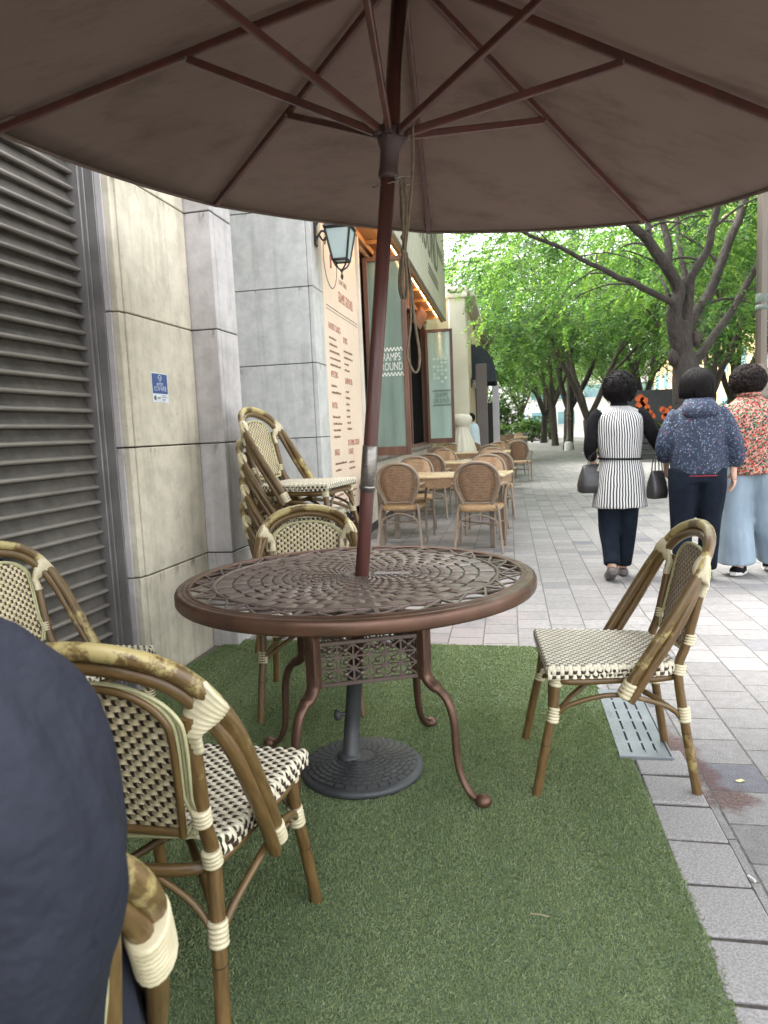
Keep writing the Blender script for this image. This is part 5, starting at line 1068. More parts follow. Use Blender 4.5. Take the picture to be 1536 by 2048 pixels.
def gen_trunk(seed, h0, r0, spread, top, forks):
    r = random.Random(seed); mb = MB(); tips = []
    lean = Vector((r.uniform(-.12, .12), r.uniform(-.1, .1), 0)); P = [Vector((0, 0, -0.05)), Vector((0, 0, 0.25)), lean*0.5+Vector((0, 0, h0*0.5)), lean+Vector((0, 0, h0))]
    pts = crv(P, 4); mb.tube(pts, [r0*(1.35 if i == 0 else 1.08 if i < 4 else 1.0-0.06*i/len(pts)) for i in range(len(pts))], 12)
    def grow(p, d, rad, L_, lev):
        Q = [p]; q = p.copy(); dd = d.copy(); n = 5
        for i in range(n):
            dd = (dd+Vector((r.uniform(-.16, .16), r.uniform(-.16, .16), r.uniform(-.02, .12 if lev < 2 else -0.02)))).normalized(); q = q+dd*L_/n; Q.append(q.copy())
        pts = crv(Q, 2); mb.tube(pts, lerpr((rad, rad*0.55), pts), 9 if lev == 0 else 6)
        if lev < 2:
            for i in ((2, 3, 4, 5) if lev == 0 else (2, 4, 5)):
                a = r.uniform(0, 2*PI); v = (dd*0.8+Vector((math.cos(a)*0.7, math.sin(a)*0.7, 0.25))).normalized(); grow(Q[i], v, rad*(0.58-0.05*i*0.5), L_*0.62, lev+1)
        else: tips.append(Q[-1])
    for k in range(forks):
        a = 2*PI*k/forks+r.uniform(-.4, .4); v = Vector((math.cos(a)*spread, math.sin(a)*spread, 1)).normalized(); grow(P[-1]-Vector((0, 0, 0.05)), v, r0*0.62, (top-h0)*0.62, 0)
    return mb, tips
GTR = 'trees lining the walkway'
def make_tree(seed, label, x, y, h0=2.0, r0=0.17, spread=0.55, top=8.5, forks=4, c=(0, 0, 6.6), rad=(4.0, 4.0, 2.7), zmin=3.4, n=2600, leaf=0.11, R=0.55, bark=None, lm=None, nl=13):
    t = empty('street_tree', label, 'tree', (x, y, 0), 0, GTR); mb, tips = gen_trunk(seed, h0, r0, spread, top, forks); o = mb.build('trunk', bark or M_bark); o.parent = t
    P, D = crown_points(n, c, rad, seed, zmin); V, F, tn = sprays(P, D, R, leaf, nl, seed+1); np_mesh('crown', V, F, lm or M_leaf, t, False, tn); return t
def tree_copy(src, x, y, rz, s, label):
    t = copy_tree(src); t.location = (x, y, 0); t.rotation_euler.z = rz; t.scale = (s, s, s); t['label'] = label; t['group'] = GTR; return t
# the big tree: limbs follow the real ones
T1 = empty('street_tree', 'big thick forked tree behind the women, nearest of the row', 'tree', (2.97, 12.9, 0), 0, GTR)
Lm = dict(
 A=([[2.9, 12.9, 2.3], [2.75, 12.8, 2.79], [2.76, 12.7, 3.09], [2.8, 12.7, 3.36], [2.52, 12.4, 3.71], [2.24, 12.2, 4.04], [2.0, 12.0, 4.21], [1.69, 11.8, 4.52], [1.3, 11.5, 4.9]], 0.135, 0.045),
 A2=([[2.24, 12.2, 4.04], [2.27, 12.3, 4.24], [2.2, 12.3, 4.62], [2.1, 12.4, 5.3]], 0.06, 0.03), A3=([[2.60, 12.5, 3.66], [2.63, 12.6, 4.11], [2.57, 12.7, 4.38], [2.46, 12.8, 4.82], [2.4, 13.0, 5.6]], 0.07, 0.035),
 B=([[2.96, 12.9, 2.9], [2.99, 13.1, 3.56], [2.98, 13.3, 4.1], [2.97, 13.5, 4.48], [2.99, 13.8, 5.3]], 0.06, 0.03), C=([[2.98, 12.9, 2.3], [2.99, 12.8, 3.11], [3.03, 12.7, 3.55], [3.26, 12.6, 4.0], [3.31, 12.5, 4.47], [3.35, 12.4, 5.2], [3.3, 12.2, 6.2]], 0.085, 0.04),
 D=([[3.0, 13.0, 2.3], [3.12, 13.1, 2.86], [3.48, 13.3, 3.41], [3.81, 13.5, 4.23], [4.1, 13.7, 4.87], [4.33, 13.9, 5.6], [4.6, 14.2, 6.6]], 0.10, 0.05), E=([[3.05, 12.95, 1.75], [3.17, 13.1, 2.13], [3.48, 13.3, 2.57], [3.9, 13.6, 3.07], [4.31, 13.9, 3.7], [4.73, 14.2, 4.5], [5.3, 14.6, 5.6]], 0.085, 0.045),
 F=([[2.82, 12.75, 3.10], [2.26, 12.3, 3.29], [1.94, 12.0, 3.41], [1.7, 11.8, 3.44], [1.45, 11.6, 3.55], [1.26, 11.4, 3.6], [0.89, 11.2, 3.78], [0.44, 11.0, 3.95], [-0.1, 10.8, 4.2]], 0.055, 0.022))
off = Vector((2.97, 12.9, 0)); mb = MB()
pts = crv([(0.03, 0, -0.05), (0.02, 0, 0.3), (-0.02, 0, 0.86), (0.01, 0, 1.54), (0.0, 0, 2.0), (-0.03, 0, 2.45), (-0.10, -0.03, 2.85)], 5); mb.tube(pts, [0.27, 0.235, 0.215, 0.205, 0.198, 0.192]+[0.188]*7+[0.195, 0.205, 0.215, 0.22, 0.225, 0.225, 0.22, 0.21, 0.20, 0.19, 0.17]+[0.15]*(len(pts)-24), 16)
rnd = random.Random(11)
for k, (P, ra, rb) in Lm.items():
    pts = crv([Vector(p)-off for p in P], 4); rr_ = lerpr((ra, rb), pts); mb.tube([p+Vector((noise.noise(p*3)*.03, noise.noise(p*3+Vector((9, 0, 0)))*.03, 0)) for p in pts], rr_, 10)
    for i in range(6, len(pts)-1, 4):      # side twigs
        d = Vector((rnd.uniform(-1, 1), rnd.uniform(-0.2, 1), rnd.uniform(-.1, .7))).normalized(); L_ = rnd.uniform(0.7, 1.6); q = pts[i]
        mb.tube(crv([q, q+d*L_*.4+Vector((0, 0, .08)), q+d*L_*.8, q+d*L_+Vector((0, 0, -.1))], 3), lerpr((rr_[i]*.35, 0.008), range(10)), 6)
for (p, r_) in (((-0.20, -0.05, 2.26), 0.10), ((0.17, -0.02, 2.55), 0.09)): mb.ellipsoid(p, (r_, r_, r_*1.6), 10)
mb.build('trunk', M_bark, T1)
P1, D1 = crown_points(3900, (-0.2, 1.2, 6.2), (5.0, 4.4, 3.0), 21, 3.0, 0.45, 0.8)
# gap round the limbs as in the photograph: no sprays hang between the street and the main fork
W1 = P1+np.array([2.97, 12.9, 0]); keep = ~((W1[:, 1] < 13.0) & (W1[:, 2] < 5.0) & (W1[:, 0] > 1.2)); P1, D1 = P1[keep], D1[keep]
keep = ~((P1[:, 2] < 3.9) & (P1[:, 1]+12.9 < 12.0) & (np.random.RandomState(2).rand(len(P1)) < 0.6)); P1, D1 = P1[keep], D1[keep]
V, F, tn = sprays(P1, D1, 0.55, 0.092, 18, 22); np_mesh('crown', V, F, M_leaf, T1, False, tn)
TA = make_tree(31, 'forked tree with the wooden crate at its foot', 3.30, 30.2, 1.35, 0.20, 0.42, 9.0, 3, (-0.6, 0, 6.9), (5.4, 5.0, 2.9), 3.7, 3700, 0.13, 0.62, M_barkl)
TB = make_tree(37, 'dark straight tree trunk right behind the crate tree, beside the lamp post', 2.80, 35.0, 1.9, 0.24, 0.50, 8.8, 4, (-0.3, 0, 6.8), (4.6, 4.6, 2.8), 3.2, 1900, 0.15, 0.65, M_bark, M_leafd)
TC = make_tree(43, 'reddish trunk tree farther down the walkway row', 2.62, 42.0, 2.2, 0.20, 0.5, 8.6, 4, (-0.3, 0, 6.6), (4.5, 4.5, 2.9), 2.9, 1500, 0.18, 0.75, M_barkl)
tree_copy(TB, 2.35, 49.5, 1.3, 0.95, 'tree beside the far slim lamp post'); tree_copy(TC, 1.2, 66, 2.1, 1.0, 'far tree standing before the sky gap at the end of the walkway')
tree_copy(TB, 3.4, 60, 2.9, 1.05, 'far bushy tree closing the walkway row'); tree_copy(TC, -2.6, 82, 0.7, 1.15, 'tree at the far end of the street on the cafe side'); tree_copy(TB, 4.5, 92, 0.2, 1.3, 'last dense tree at the very end of the street')
# rows on the park side
k = 0
for (x, y, s, src, lb) in ((7.3, 17.5, 0.92, TB, 'park tree directly behind the big forked tree'), (9.8, 13.2, 0.95, TC, 'leafy park tree behind the bronze lamp post'), (6.4, 24.5, 0.9, TC, 'slim park tree seen between the women'), (10.5, 22, 1.0, TB, 'dense park tree at the photo right behind the lamp post'), (8.2, 31.5, 0.95, TB, 'park tree just beyond the black railing corner'), (13.5, 29, 1.1, TC, 'tall park tree deep behind the railing'), (7.0, 39, 1.0, TC, 'park tree beyond the railing in the second row'), (12, 42, 1.15, TB, 'park tree in the third row before the ochre building'), (7.4, 52, 1.05, TB, 'distant second row park tree'), (16.5, 38, 1.2, TC, 'tall distant park tree before the pale office'), (-6.5, 36, 0.85, TB, 'tree behind the cream shop front on the cafe side'), (-1.9, 27.5, 0.78, TC, 'tree whose sprays hang over the ribbed wall roof'), (15, 18, 1.1, TB, 'park tree far to the right behind the spotted shirt')):
    tree_copy(src, x, y, 0.9*k, s, lb); k += 1
# understorey hedge and shrubs
M_hedge = leaf_mat('hedge leaf', [(p, (c[0]*1.1, c[1]*1.05, c[2])) for p, c in LS], 0.45, 0.5, 0.7, 1.6)
def shrub(x, y, rx, ry, h, seed, label, n=700, leaf=0.10):
    t = empty('shrub', label, 'shrub', (x, y, 0)); r = np.random.RandomState(seed); P = r.normal(0, 0.42, (n, 3))*np.array([rx, ry, h*0.5])+np.array([0, 0, h*0.55]); P[:, 2] = np.abs(P[:, 2])*1.0; D = r.normal(0, 1, (n, 3)); D[:, 2] += 0.5
    V, F, tn = sprays(P, D, 0.28, leaf, 10, seed); np_mesh('foliage', V, F, M_hedge, t, False, tn)
    mb = MB()
    for q in range(7): a = q*0.9; mb.tube([(0, 0, 0), (0.3*rx*math.cos(a), 0.3*ry*math.sin(a), h*0.8)], 0.02, 5)
    mb.build('stem', M_bark, t)
for i, (x, y, rx, ry, h, lb) in enumerate(((6.8, 33.5, 2.2, 1.2, 1.5, 'low shrub behind the railing corner'), (9.8, 34, 2.4, 1.4, 1.9, 'rounded shrub deep behind the railing'), (6.0, 40, 1.0, 3.0, 1.4, 'long shrub running beside the railing'), (8.6, 27.5, 1.6, 1.2, 1.3, 'shrub behind the banner board'), (13.0, 25.0, 2.5, 1.8, 2.2, 'large shrub behind the women on the park side'), (-1.6, 47.5, 2.2, 1.0, 1.3, 'shrub behind the far low railing'), (1.8, 58.0, 1.4, 1.4, 1.6, 'small bright shrub at the end of the walkway'), (-0.6, 62, 2.6, 2.0, 4.2, 'tall bright green shrub at the end of the terrace'), (17, 34, 3, 2, 3, 'big shrub in front of the pale office'))): shrub(x, y, rx, ry, h, 60+i, lb, 900, 0.12 if y < 45 else 0.2)
# ------------------------------------------------------------------ people
M_skin, nt, N, L, bs = new_mat('skin'); bs.inputs['Base Color'].default_value = (0.50, 0.31, 0.22, 1); bs.inputs['Roughness'].default_value = 0.5; bs.inputs['Subsurface Weight'].default_value = 0.1; bs.inputs['Subsurface Radius'].default_value = (0.02, 0.008, 0.004)
L.new(ramp(nt, tex_noise(nt, coords(nt), 30, 3), [(0.3, (0.48, 0.29, 0.20)), (0.7, (0.54, 0.34, 0.25))]), bs.inputs['Base Color'])
def hair_mat(name, c):
    m, nt, N, L, bs = new_mat(name); v = coords(nt, 'Object', (60, 60, 14)); n = tex_noise(nt, v, 1.5, 5, 0.7); L.new(ramp(nt, n, [(0.3, tuple(x*.5 for x in c)), (0.7, tuple(x*1.6 for x in c))]), bs.inputs['Base Color']); bs.inputs['Roughness'].default_value = 0.6; bs.inputs['Specular IOR Level'].default_value = 0.12; bump(nt, bs, n, 0.5, 0.006); return m
M_hair = hair_mat('black hair', (0.006, 0.005, 0.005)); M_hair2 = hair_mat('dark brown curly hair', (0.014, 0.010, 0.009)); M_eye = mat('eye', (0.02, 0.015, 0.012), rough=0.2)
def hand_chain(V, E, w, wd, pn, side, curl=0.5, s=1.0):
    """five fingers and a thumb rooted in the palm; wd: direction of the hand, pn: palm normal, side: towards the thumb"""
    wd = Vector(wd).normalized(); pn = Vector(pn).normalized(); side = Vector(side).normalized(); W_ = Vector(V[w][0])
    V.append((W_+wd*0.045*s, 0.026*s)); E.append((w, len(V)-1)); pm = len(V)-1
    for k, (o_, ln) in enumerate(((0.030, 0.072), (0.010, 0.082), (-0.011, 0.076), (-0.030, 0.060))):
        q = W_+wd*0.088*s+side*o_*s; V.append((q, 0.0105*s)); E.append((pm, len(V)-1)); prev = len(V)-1; d = wd.copy(); p = q
        for j in range(3):
            d = (d+pn*curl*(0.55+0.1*k*0.5)).normalized(); p = p+d*ln*s*(0.45, 0.32, 0.25)[j]; V.append((p, (0.0090, 0.0082, 0.0072)[j]*s)); E.append((prev, len(V)-1)); prev = len(V)-1
    q = W_+wd*0.030*s+side*0.034*s; V.append((q, 0.012*s)); E.append((pm, len(V)-1)); q2 = q+(wd*0.6+side*0.6+pn*0.35).normalized()*0.035*s; V.append((q2, 0.0100*s)); E.append((len(V)-2, len(V)-1)); q3 = q2+(wd*0.8+side*0.15+pn*0.5).normalized()*0.028*s; V.append((q3, 0.0085*s)); E.append((len(V)-2, len(V)-1))
def skin_body(V, E, m, parent, name='body'):
    me = bpy.data.meshes.new(name); me.from_pydata([tuple(v[0]) for v in V], E, []); o = bpy.data.objects.new(name, me); COL.objects.link(o); o.parent = parent
    mo = o.modifiers.new('skin', 'SKIN'); mo.use_smooth_shade = True
    sv = me.skin_vertices[0].data
    for i, v in enumerate(V): r = v[1] if hasattr(v[1], '__len__') else (v[1], v[1]); sv[i].radius = r; sv[i].use_root = (i == 0)
    su = o.modifiers.new('sub', 'SUBSURF'); su.levels = 2; su.render_levels = 2
    bake(o); o.data.materials.clear(); o.data.materials.append(m)
    for p in o.data.polygons: p.use_smooth = True
    return o
def human(parent, J, face=(0, 1, 0), hands=True, curlL=0.5, curlR=0.5, s=1.0, female=True):
    """J: joint positions. one continuous skinned figure with a face, ears, five fingered hands"""
    f = Vector(face).normalized(); hd = Vector(J['head']); up_ = Vector((0, 0, 1)); rt = f.cross(up_).normalized()
    V = [(Vector(J['pelvis']), 0.115), (Vector(J['waist']), 0.105), (Vector(J['chest']), 0.100), (Vector(J['neck']), 0.052)]; E = [(0, 1), (1, 2), (2, 3)]
    V += [(hd-f*0.005-up_*0.055, 0.062), (hd+up_*0.0, 0.083), (hd+up_*0.065, 0.070)]; E += [(3, 4), (4, 5), (5, 6)]
    V += [(hd+f*0.040-up_*0.085, 0.030)]; E += [(4, 7)]                                   # chin
    V += [(hd+f*0.088-up_*0.010, 0.011), (hd+f*0.108-up_*0.030, 0.010)]; E += [(5, 8), (8, 9)]   # nose
    for sg in (-1, 1): V += [(hd+rt*sg*0.082-up_*0.02, 0.012), (hd+rt*sg*0.093-up_*0.005, 0.011)]; E += [(5, len(V)-2), (len(V)-2, len(V)-1)]   # ears
    for sd in ('L', 'R'):
        b = len(V); V += [(Vector(J['sh'+sd])-Vector((0, 0, 0.012)), 0.032), (Vector(J['el'+sd]), 0.036), (Vector(J['wr'+sd]), 0.024)]; E += [(2, b), (b, b+1), (b+1, b+2)]
        if hands: wd = (Vector(J['wr'+sd])-Vector(J['el'+sd])).normalized(); hd_ = Vector(J.get('hd'+sd, wd)).normalized(); sdv = Vector(J.get('th'+sd, (0, 1, 0))); sdv = (sdv-hd_*sdv.dot(hd_)).normalized(); pn = hd_.cross(sdv)*(1 if sd == 'L' else -1); hand_chain(V, E, b+2, hd_, pn, sdv, curlL if sd == 'L' else curlR, s)
    for sd in ('L', 'R'):
        b = len(V); an = Vector(J['an'+sd]); toe = Vector(J['toe'+sd]); V += [(Vector(J['hip'+sd]), 0.088), (Vector(J['kn'+sd]), 0.055), (an, 0.036), (an.lerp(toe, .6)-Vector((0, 0, 0.0)), 0.034), (toe, 0.026)]; E += [(0, b), (b, b+1), (b+1, b+2), (b+2, b+3), (b+3, b+4)]
    o = skin_body(V, E, M_skin, parent)
    mb = MB()
    for sg in (-1, 1): mb.ellipsoid(hd+f*0.078+rt*sg*0.032+up_*0.008, (0.010, 0.010, 0.007), 8)
    e = mb.build('eyes', M_eye); e.parent = parent
    mb = MB(); mb.ellipsoid(hd+f*0.082-up_*0.062, (0.022, 0.012, 0.006), 10, R=Rz(math.atan2(-f.x, f.y))); e = mb.build('lips', mat('lips', (0.38, 0.14, 0.12), rough=0.5)); e.parent = parent
    return o
def garment(name, mb, m, parent, vox=0.012, it=4, wr=0.006, wf=7.0, cut=None, ws=(1, 1, 0.45), seed=0, mats=None):
    o = mb.build(name, m, parent); r = o.modifiers.new('r', 'REMESH'); r.mode = 'VOXEL'; r.voxel_size = vox; r.use_smooth_shade = True; s = o.modifiers.new('s', 'SMOOTH'); s.iterations = it; s.factor = 0.6; bake(o)
    me = o.data; off = Vector((seed*7.1, seed*3.3, 0))
    for v in me.vertices:
        c = v.co; n = noise.noise(Vector((c.x*wf*ws[0], c.y*wf*ws[1], c.z*wf*ws[2]))+off)+0.5*noise.noise(Vector((c.x*wf*2.3*ws[0], c.y*wf*2.3, c.z*wf*2.3*ws[2]))+off); v.co = c+v.normal*n*wr
    me.materials.clear(); me.materials.append(m)
    for p in me.polygons: p.use_smooth = True
    return o
def torso(mb, rings, n=28):
    """rings: (x, y, z, rx, ry)"""
    out = []
    R_ = crv([Vector((a[0], a[1], a[2])) for a in rings], 3); Q = crv([Vector((a[3], a[4], 0)) for a in rings], 3)
    G = [[(c.x+q.x*math.copysign(abs(math.cos(t))**0.85, math.cos(t)), c.y+q.y*math.sin(t), c.z) for t in [2*PI*k/n for k in range(n)]] for c, q in zip(R_, Q)]
    mb.grid(G, 0, True, True); mb.add(G[0], [tuple(range(n-1, -1, -1))]); mb.add(G[-1], [tuple(range(n))])
def limb(mb, P, R, n=12, k=4):
    pts = crv(P, k); rr = crv([Vector((r, 0, 0)) for r in R], k); mb.tube(pts, [max(0.005, q.x) for q in rr], n)
def hair(name, c, r, m, parent, amp, freq, seed, cut, lumps=0, curl=0.02):
    """shell over the skull; cut(p) removes the face opening"""
    mb = MB(); n = 56; G = []; c = Vector(c)
    for i in range(n//2+1):
        t = PI*i/(n//2); z = math.cos(t); q = math.sin(t); row = []
        for k in range(n):
            d = Vector((q*math.cos(2*PI*k/n), q*math.sin(2*PI*k/n), z)); p = Vector((d.x*r[0], d.y*r[1], d.z*r[2])); s_ = 1+amp*(noise.noise(d*freq+Vector((seed, 0, 0)))+0.6*noise.noise(d*freq*2.3+Vector((seed, 5, 0)))+0.35*noise.noise(d*freq*5+Vector((seed, 5, 9)))); p = cut(p*s_, d); row.append(c+p)
        G.append(row)
    mb.grid(G, 0, True, True); rnd = random.Random(seed)
    for k in range(lumps):
        a = rnd.uniform(0, 2*PI); zz = rnd.uniform(-0.75, 1); q = math.sqrt(max(0, 1-zz*zz)); d = Vector((q*math.cos(a), q*math.sin(a), zz)); b = cut(Vector((d.x*r[0], d.y*r[1], d.z*r[2]))*0.97, d)
        tn = d.cross(Vector((rnd.uniform(-1, 1), rnd.uniform(-1, 1), rnd.uniform(-1, 1)))).normalized(); bn = d.cross(tn); R0 = curl*rnd.uniform(0.5, 1.1)
        mb.tube([c+b+tn*R0*math.cos(u)+bn*R0*math.sin(u)+d*(0.004+0.006*u/4) for u in np.linspace(0, rnd.uniform(3, 5.5), 9)], lerpr((0.0042, 0.0016), range(9)), 5)
    o = mb.build(name, m, parent); return o
def strands(c, r, m, parent, n, seed, wid, zend, cutf):
    rnd = random.Random(seed); mb = MB(); c = Vector(c)
    for k in range(n):
        a = rnd.uniform(0, 2*PI); a1 = a+rnd.uniform(-.25, .25); z0 = rnd.uniform(0.55, 0.99); z1 = zend+rnd.uniform(-.12, .12); P = []
        for i in range(8):
            t = i/7; z = z0+(z1-z0)*t; q = math.sqrt(max(0, 1-z*z)) if z > 0 else 1.0-0.10*z*z; aa = a+(a1-a)*t; d = Vector((q*math.cos(aa), q*math.sin(aa), z)); P.append(c+cutf(Vector((d.x*r[0], d.y*r[1], d.z*r[2]))*1.015, d)+Vector((rnd.uniform(-1, 1), rnd.uniform(-1, 1), 0))*0.002)
        mb.tube(P, [wid*(0.4+0.6*math.sin(PI*(0.15+0.8*i/7))) for i in range(8)], 5)
    return mb.build('hair_strands', m, parent)
def stripes():
    m, nt, N, L, bs = new_mat('black and white striped cotton'); tc = N.new('ShaderNodeTexCoord'); sp = N.new('ShaderNodeSeparateXYZ'); L.new(tc.outputs['Object'], sp.inputs[0])
    wv = math_n(nt, 'MULTIPLY', math_n(nt, 'SUBTRACT', tex_noise(nt, coords(nt, 'Object', (2, 2, 5)), 2, 2), 0.5), 0.02)
    ang = math_n(nt, 'ARCTAN2', math_n(nt, 'ADD', sp.outputs[0], wv), math_n(nt, 'MULTIPLY', sp.outputs[1], -1.25)); s = math_n(nt, 'SINE', math_n(nt, 'MULTIPLY', ang, 52.0))
    L.new(ramp(nt, math_n(nt, 'MULTIPLY_ADD', s, 0.5, 0.5), [(0.42, (0.018, 0.018, 0.022)), (0.54, (0.56, 0.555, 0.54))]), bs.inputs['Base Color']); bs.inputs['Roughness'].default_value = 0.85; return m
def floral(name, bgc, cols, scale, th):
    m, nt, N, L, bs = new_mat(name); v = coords(nt); c = ramp(nt, tex_noise(nt, v, scale*0.35, 4), [(0.3, bgc), (0.7, tuple(x*1.9 for x in bgc))])
    for k, (col, sc, lo_) in enumerate(cols):
        vo = N.new('ShaderNodeTexVoronoi'); vo.inputs['Scale'].default_value = sc; mp = N.new('ShaderNodeMapping'); mp.inputs['Location'].default_value = (k*3.1, k*1.7, 0); mp.inputs['Rotation'].default_value = (k, k*.5, 0)
        ns = tex_noise(nt, v, sc*1.4, 3); va = N.new('ShaderNodeVectorMath'); va.operation = 'MULTIPLY_ADD'; cbn = N.new('ShaderNodeCombineXYZ'); L.new(ns, cbn.inputs[0]); L.new(ns, cbn.inputs[2]); L.new(cbn.outputs[0], va.inputs[0]); va.inputs[1].default_value = (0.03, 0.03, 0.03); L.new(v, va.inputs[2]); L.new(va.outputs[0], mp.inputs[0]); L.new(mp.outputs[0], vo.inputs['Vector'])
        c = mixc(nt, ramp(nt, vo.outputs['Distance'], [(lo_, 1.0), (lo_+0.06, 0.0)]), c, col)
    L.new(c, bs.inputs['Base Color']); bs.inputs['Roughness'].default_value = 0.8; return m
M_str = stripes(); M_black = mat('black knit', (0.006, 0.006, 0.007), (0.010, 0.010, 0.012), 0.9, 20, spec=0.15); M_navy = mat('navy trousers', (0.005, 0.008, 0.014), (0.008, 0.012, 0.020), 0.9, 12, spec=0.15)
M_flor = floral('navy floral print', (0.008, 0.013, 0.026), (((0.06, 0.09, 0.15), 50, 0.30), ((0.38, 0.42, 0.47), 60, 0.13), ((0.015, 0.025, 0.06), 85, 0.3), ((0.20, 0.02, 0.06), 16, 0.07)), 60, 0.2)
M_spot = floral('red green spotted print', (0.30, 0.15, 0.115), (((0.36, 0.045, 0.028), 44, 0.42), ((0.012, 0.012, 0.012), 62, 0.42), ((0.02, 0.15, 0.08), 50, 0.32)), 60, 0.2)
M_jean = mat('light blue denim', (0.24, 0.305, 0.36), (0.185, 0.245, 0.30), 0.85, 5, vscale=(2, 2, 0.7), bumps=0.15, bscale=300); M_shoe = mat('taupe leather', (0.12, 0.10, 0.095), (0.09, 0.078, 0.075), 0.5, 20); M_sole = mat('white sole', (0.66, 0.64, 0.60), rough=0.6); M_bag = mat('black leather bag', (0.016, 0.015, 0.015), (0.024, 0.023, 0.023), 0.38, 15, bumps=0.2, bscale=60)
def shoe(parent, an, toe, m, sole=None, R=0.042):
    an, toe = Vector(an), Vector(toe); d = (toe-an); d.z = 0; dn = d.normalized(); mb = MB(); heel = an-dn*0.045; L_ = 0.245
    zt = min(an.z, toe.z+0.06); P = []
    tilt = (an.z-0.085-(toe.z-0.025))
    pts = [heel+Vector((0, 0, -0.045)), an+Vector((0, 0, -0.045)), an.lerp(toe, 0.5)+Vector((0, 0, -0.035)), toe+Vector((0, 0, 0.002)), toe+dn*0.05+Vector((0, 0, -0.004))]
    mb.tube(crv(pts, 4), [r for r in [v.x for v in crv([Vector((a, 0, 0)) for a in (0.030, 0.043, 0.044, 0.042, 0.018)], 4)]], 14, sq=0.85); o = garment('shoe', mb, m, parent, 0.007, 3, 0)
    if sole:
        mb = MB(); G = []
        bt = crv([heel+Vector((0, 0, -0.062))-dn*0.012, an+Vector((0, 0, -0.066)), an.lerp(toe, 0.5)+Vector((0, 0, -0.060)), toe+Vector((0, 0, -0.017)), toe+dn*0.062+Vector((0, 0, -0.012))], 4); wdt = [v.x for v in crv([Vector((a, 0, 0)) for a in (0.022, 0.040, 0.040, 0.046, 0.018)], 4)]; sd = dn.cross(Vector((0, 0, 1)))
        G = [[p-sd*w+Vector((0, 0, -0.012)), p+sd*w+Vector((0, 0, -0.012)), p+sd*w+Vector((0, 0, 0.014)), p-sd*w+Vector((0, 0, 0.014))] for p, w in zip(bt, wdt)]; mb.grid(G, 0, False, True); mb.add(G[0], [(3, 2, 1, 0)]); mb.add(G[-1], [(0, 1, 2, 3)]); q = mb.build('sole', sole, parent)
    return o
# ---- woman in the striped tunic
w1 = empty('person', 'woman with short black hair in a striped sleeveless tunic over black, walking away', 'person', (0.835, 5.70, 0), math.radians(3))
J = dict(pelvis=(0, 0, 0.84), waist=(0, 0, 0.98), chest=(0.0, 0.01, 1.20), neck=(0.005, 0.03, 1.345), head=(0.01, 0.05, 1.455), shL=(-0.155, 0.0, 1.285), elL=(-0.215, 0.01, 1.03), wrL=(-0.175, 0.17, 0.935), shR=(0.165, 0.0, 1.285), elR=(0.285, 0.02, 1.035), wrR=(0.375, 0.15, 1.01), thL=(0.4, 0, 1), thR=(-.3, 0, 1),
 hipL=(-0.085, 0, 0.80), knL=(-0.075, 0.03, 0.45), anL=(-0.085, -0.14, 0.135), toeL=(-0.085, -0.02, 0.030), hipR=(0.085, 0, 0.80), knR=(0.065, 0.05, 0.45), anR=(0.045, 0.10, 0.080), toeR=(0.055, 0.24, 0.030))
human(w1, J, curlL=0.7)
mb = MB(); limb(mb, [(-0.065, 0, 0.86), (-0.075, 0.0, 0.70), (-0.080, 0.02, 0.45), (-0.080, -0.06, 0.26), (-0.085, -0.125, 0.135)], [0.095, 0.094, 0.080, 0.070, 0.062]); limb(mb, [(0.065, 0, 0.86), (0.075, 0.01, 0.70), (0.065, 0.045, 0.45), (0.058, 0.07, 0.26), (0.048, 0.095, 0.095)], [0.095, 0.094, 0.080, 0.070, 0.062]); torso(mb, [(0, 0, 0.78, 0.15, 0.11), (0, 0, 0.95, 0.14, 0.10)]); garment('trousers', mb, M_navy, w1, 0.012, 3, 0.005, seed=1)
mb = MB(); torso(mb, [(0, 0, 0.90, 0.14, 0.10), (0, 0, 1.15, 0.155, 0.105), (0.0, 0.005, 1.28, 0.15, 0.085), (0, 0.015, 1.33, 0.08, 0.06), (0.005, 0.025, 1.39, 0.056, 0.056)])
limb(mb, [(-0.13, 0, 1.29), (-0.175, 0.0, 1.24), (-0.218, 0.005, 1.05), (-0.20, 0.10, 0.985), (-0.178, 0.155, 0.945)], [0.058, 0.060, 0.052, 0.046, 0.040]); limb(mb, [(0.13, 0, 1.29), (0.185, 0.0, 1.235), (0.285, 0.015, 1.05), (0.325, 0.08, 1.02), (0.37, 0.14, 1.01)], [0.058, 0.060, 0.052, 0.046, 0.040]); garment('black_top', mb, M_black, w1, 0.011, 3, 0.005, seed=2)
mb = MB(); torso(mb, [(0.0, 0, 0.565, 0.208, 0.150), (0.0, 0, 0.70, 0.190, 0.142), (0.005, 0, 0.83, 0.172, 0.130), (0.005, 0, 0.930, 0.152, 0.116), (0.005, 0, 0.955, 0.152, 0.116), (0.0, 0, 1.06, 0.170, 0.122), (0.0, 0.0, 1.18, 0.182, 0.122), (0.0, 0.0, 1.265, 0.180, 0.105), (0.0, 0.01, 1.315, 0.130, 0.080), (0.0, 0.015, 1.345, 0.066, 0.062)]); garment('striped_tunic', mb, M_str, w1, 0.011, 3, 0.007, 9, seed=3)
mb = MB(); mb.tube([(0.005+0.160*math.cos(t), 0.124*math.sin(t), 0.942-0.006*math.cos(t)) for t in np.linspace(0, 2*PI, 40)[:-1]], 0.0075, 6, closed=True); o = mb.build('belt', M_black, w1)
cut1 = lambda p, d: Vector((p.x, min(p.y, 0.045+max(0, d.z)*0.08), p.z*(1.0 if d.z > 0 else 0.92)))
hair('hair', (0.01, 0.030, 1.475), (0.122, 0.122, 0.132), M_hair, w1, 0.07, 2.6, 3, cut1, 320, 0.022)
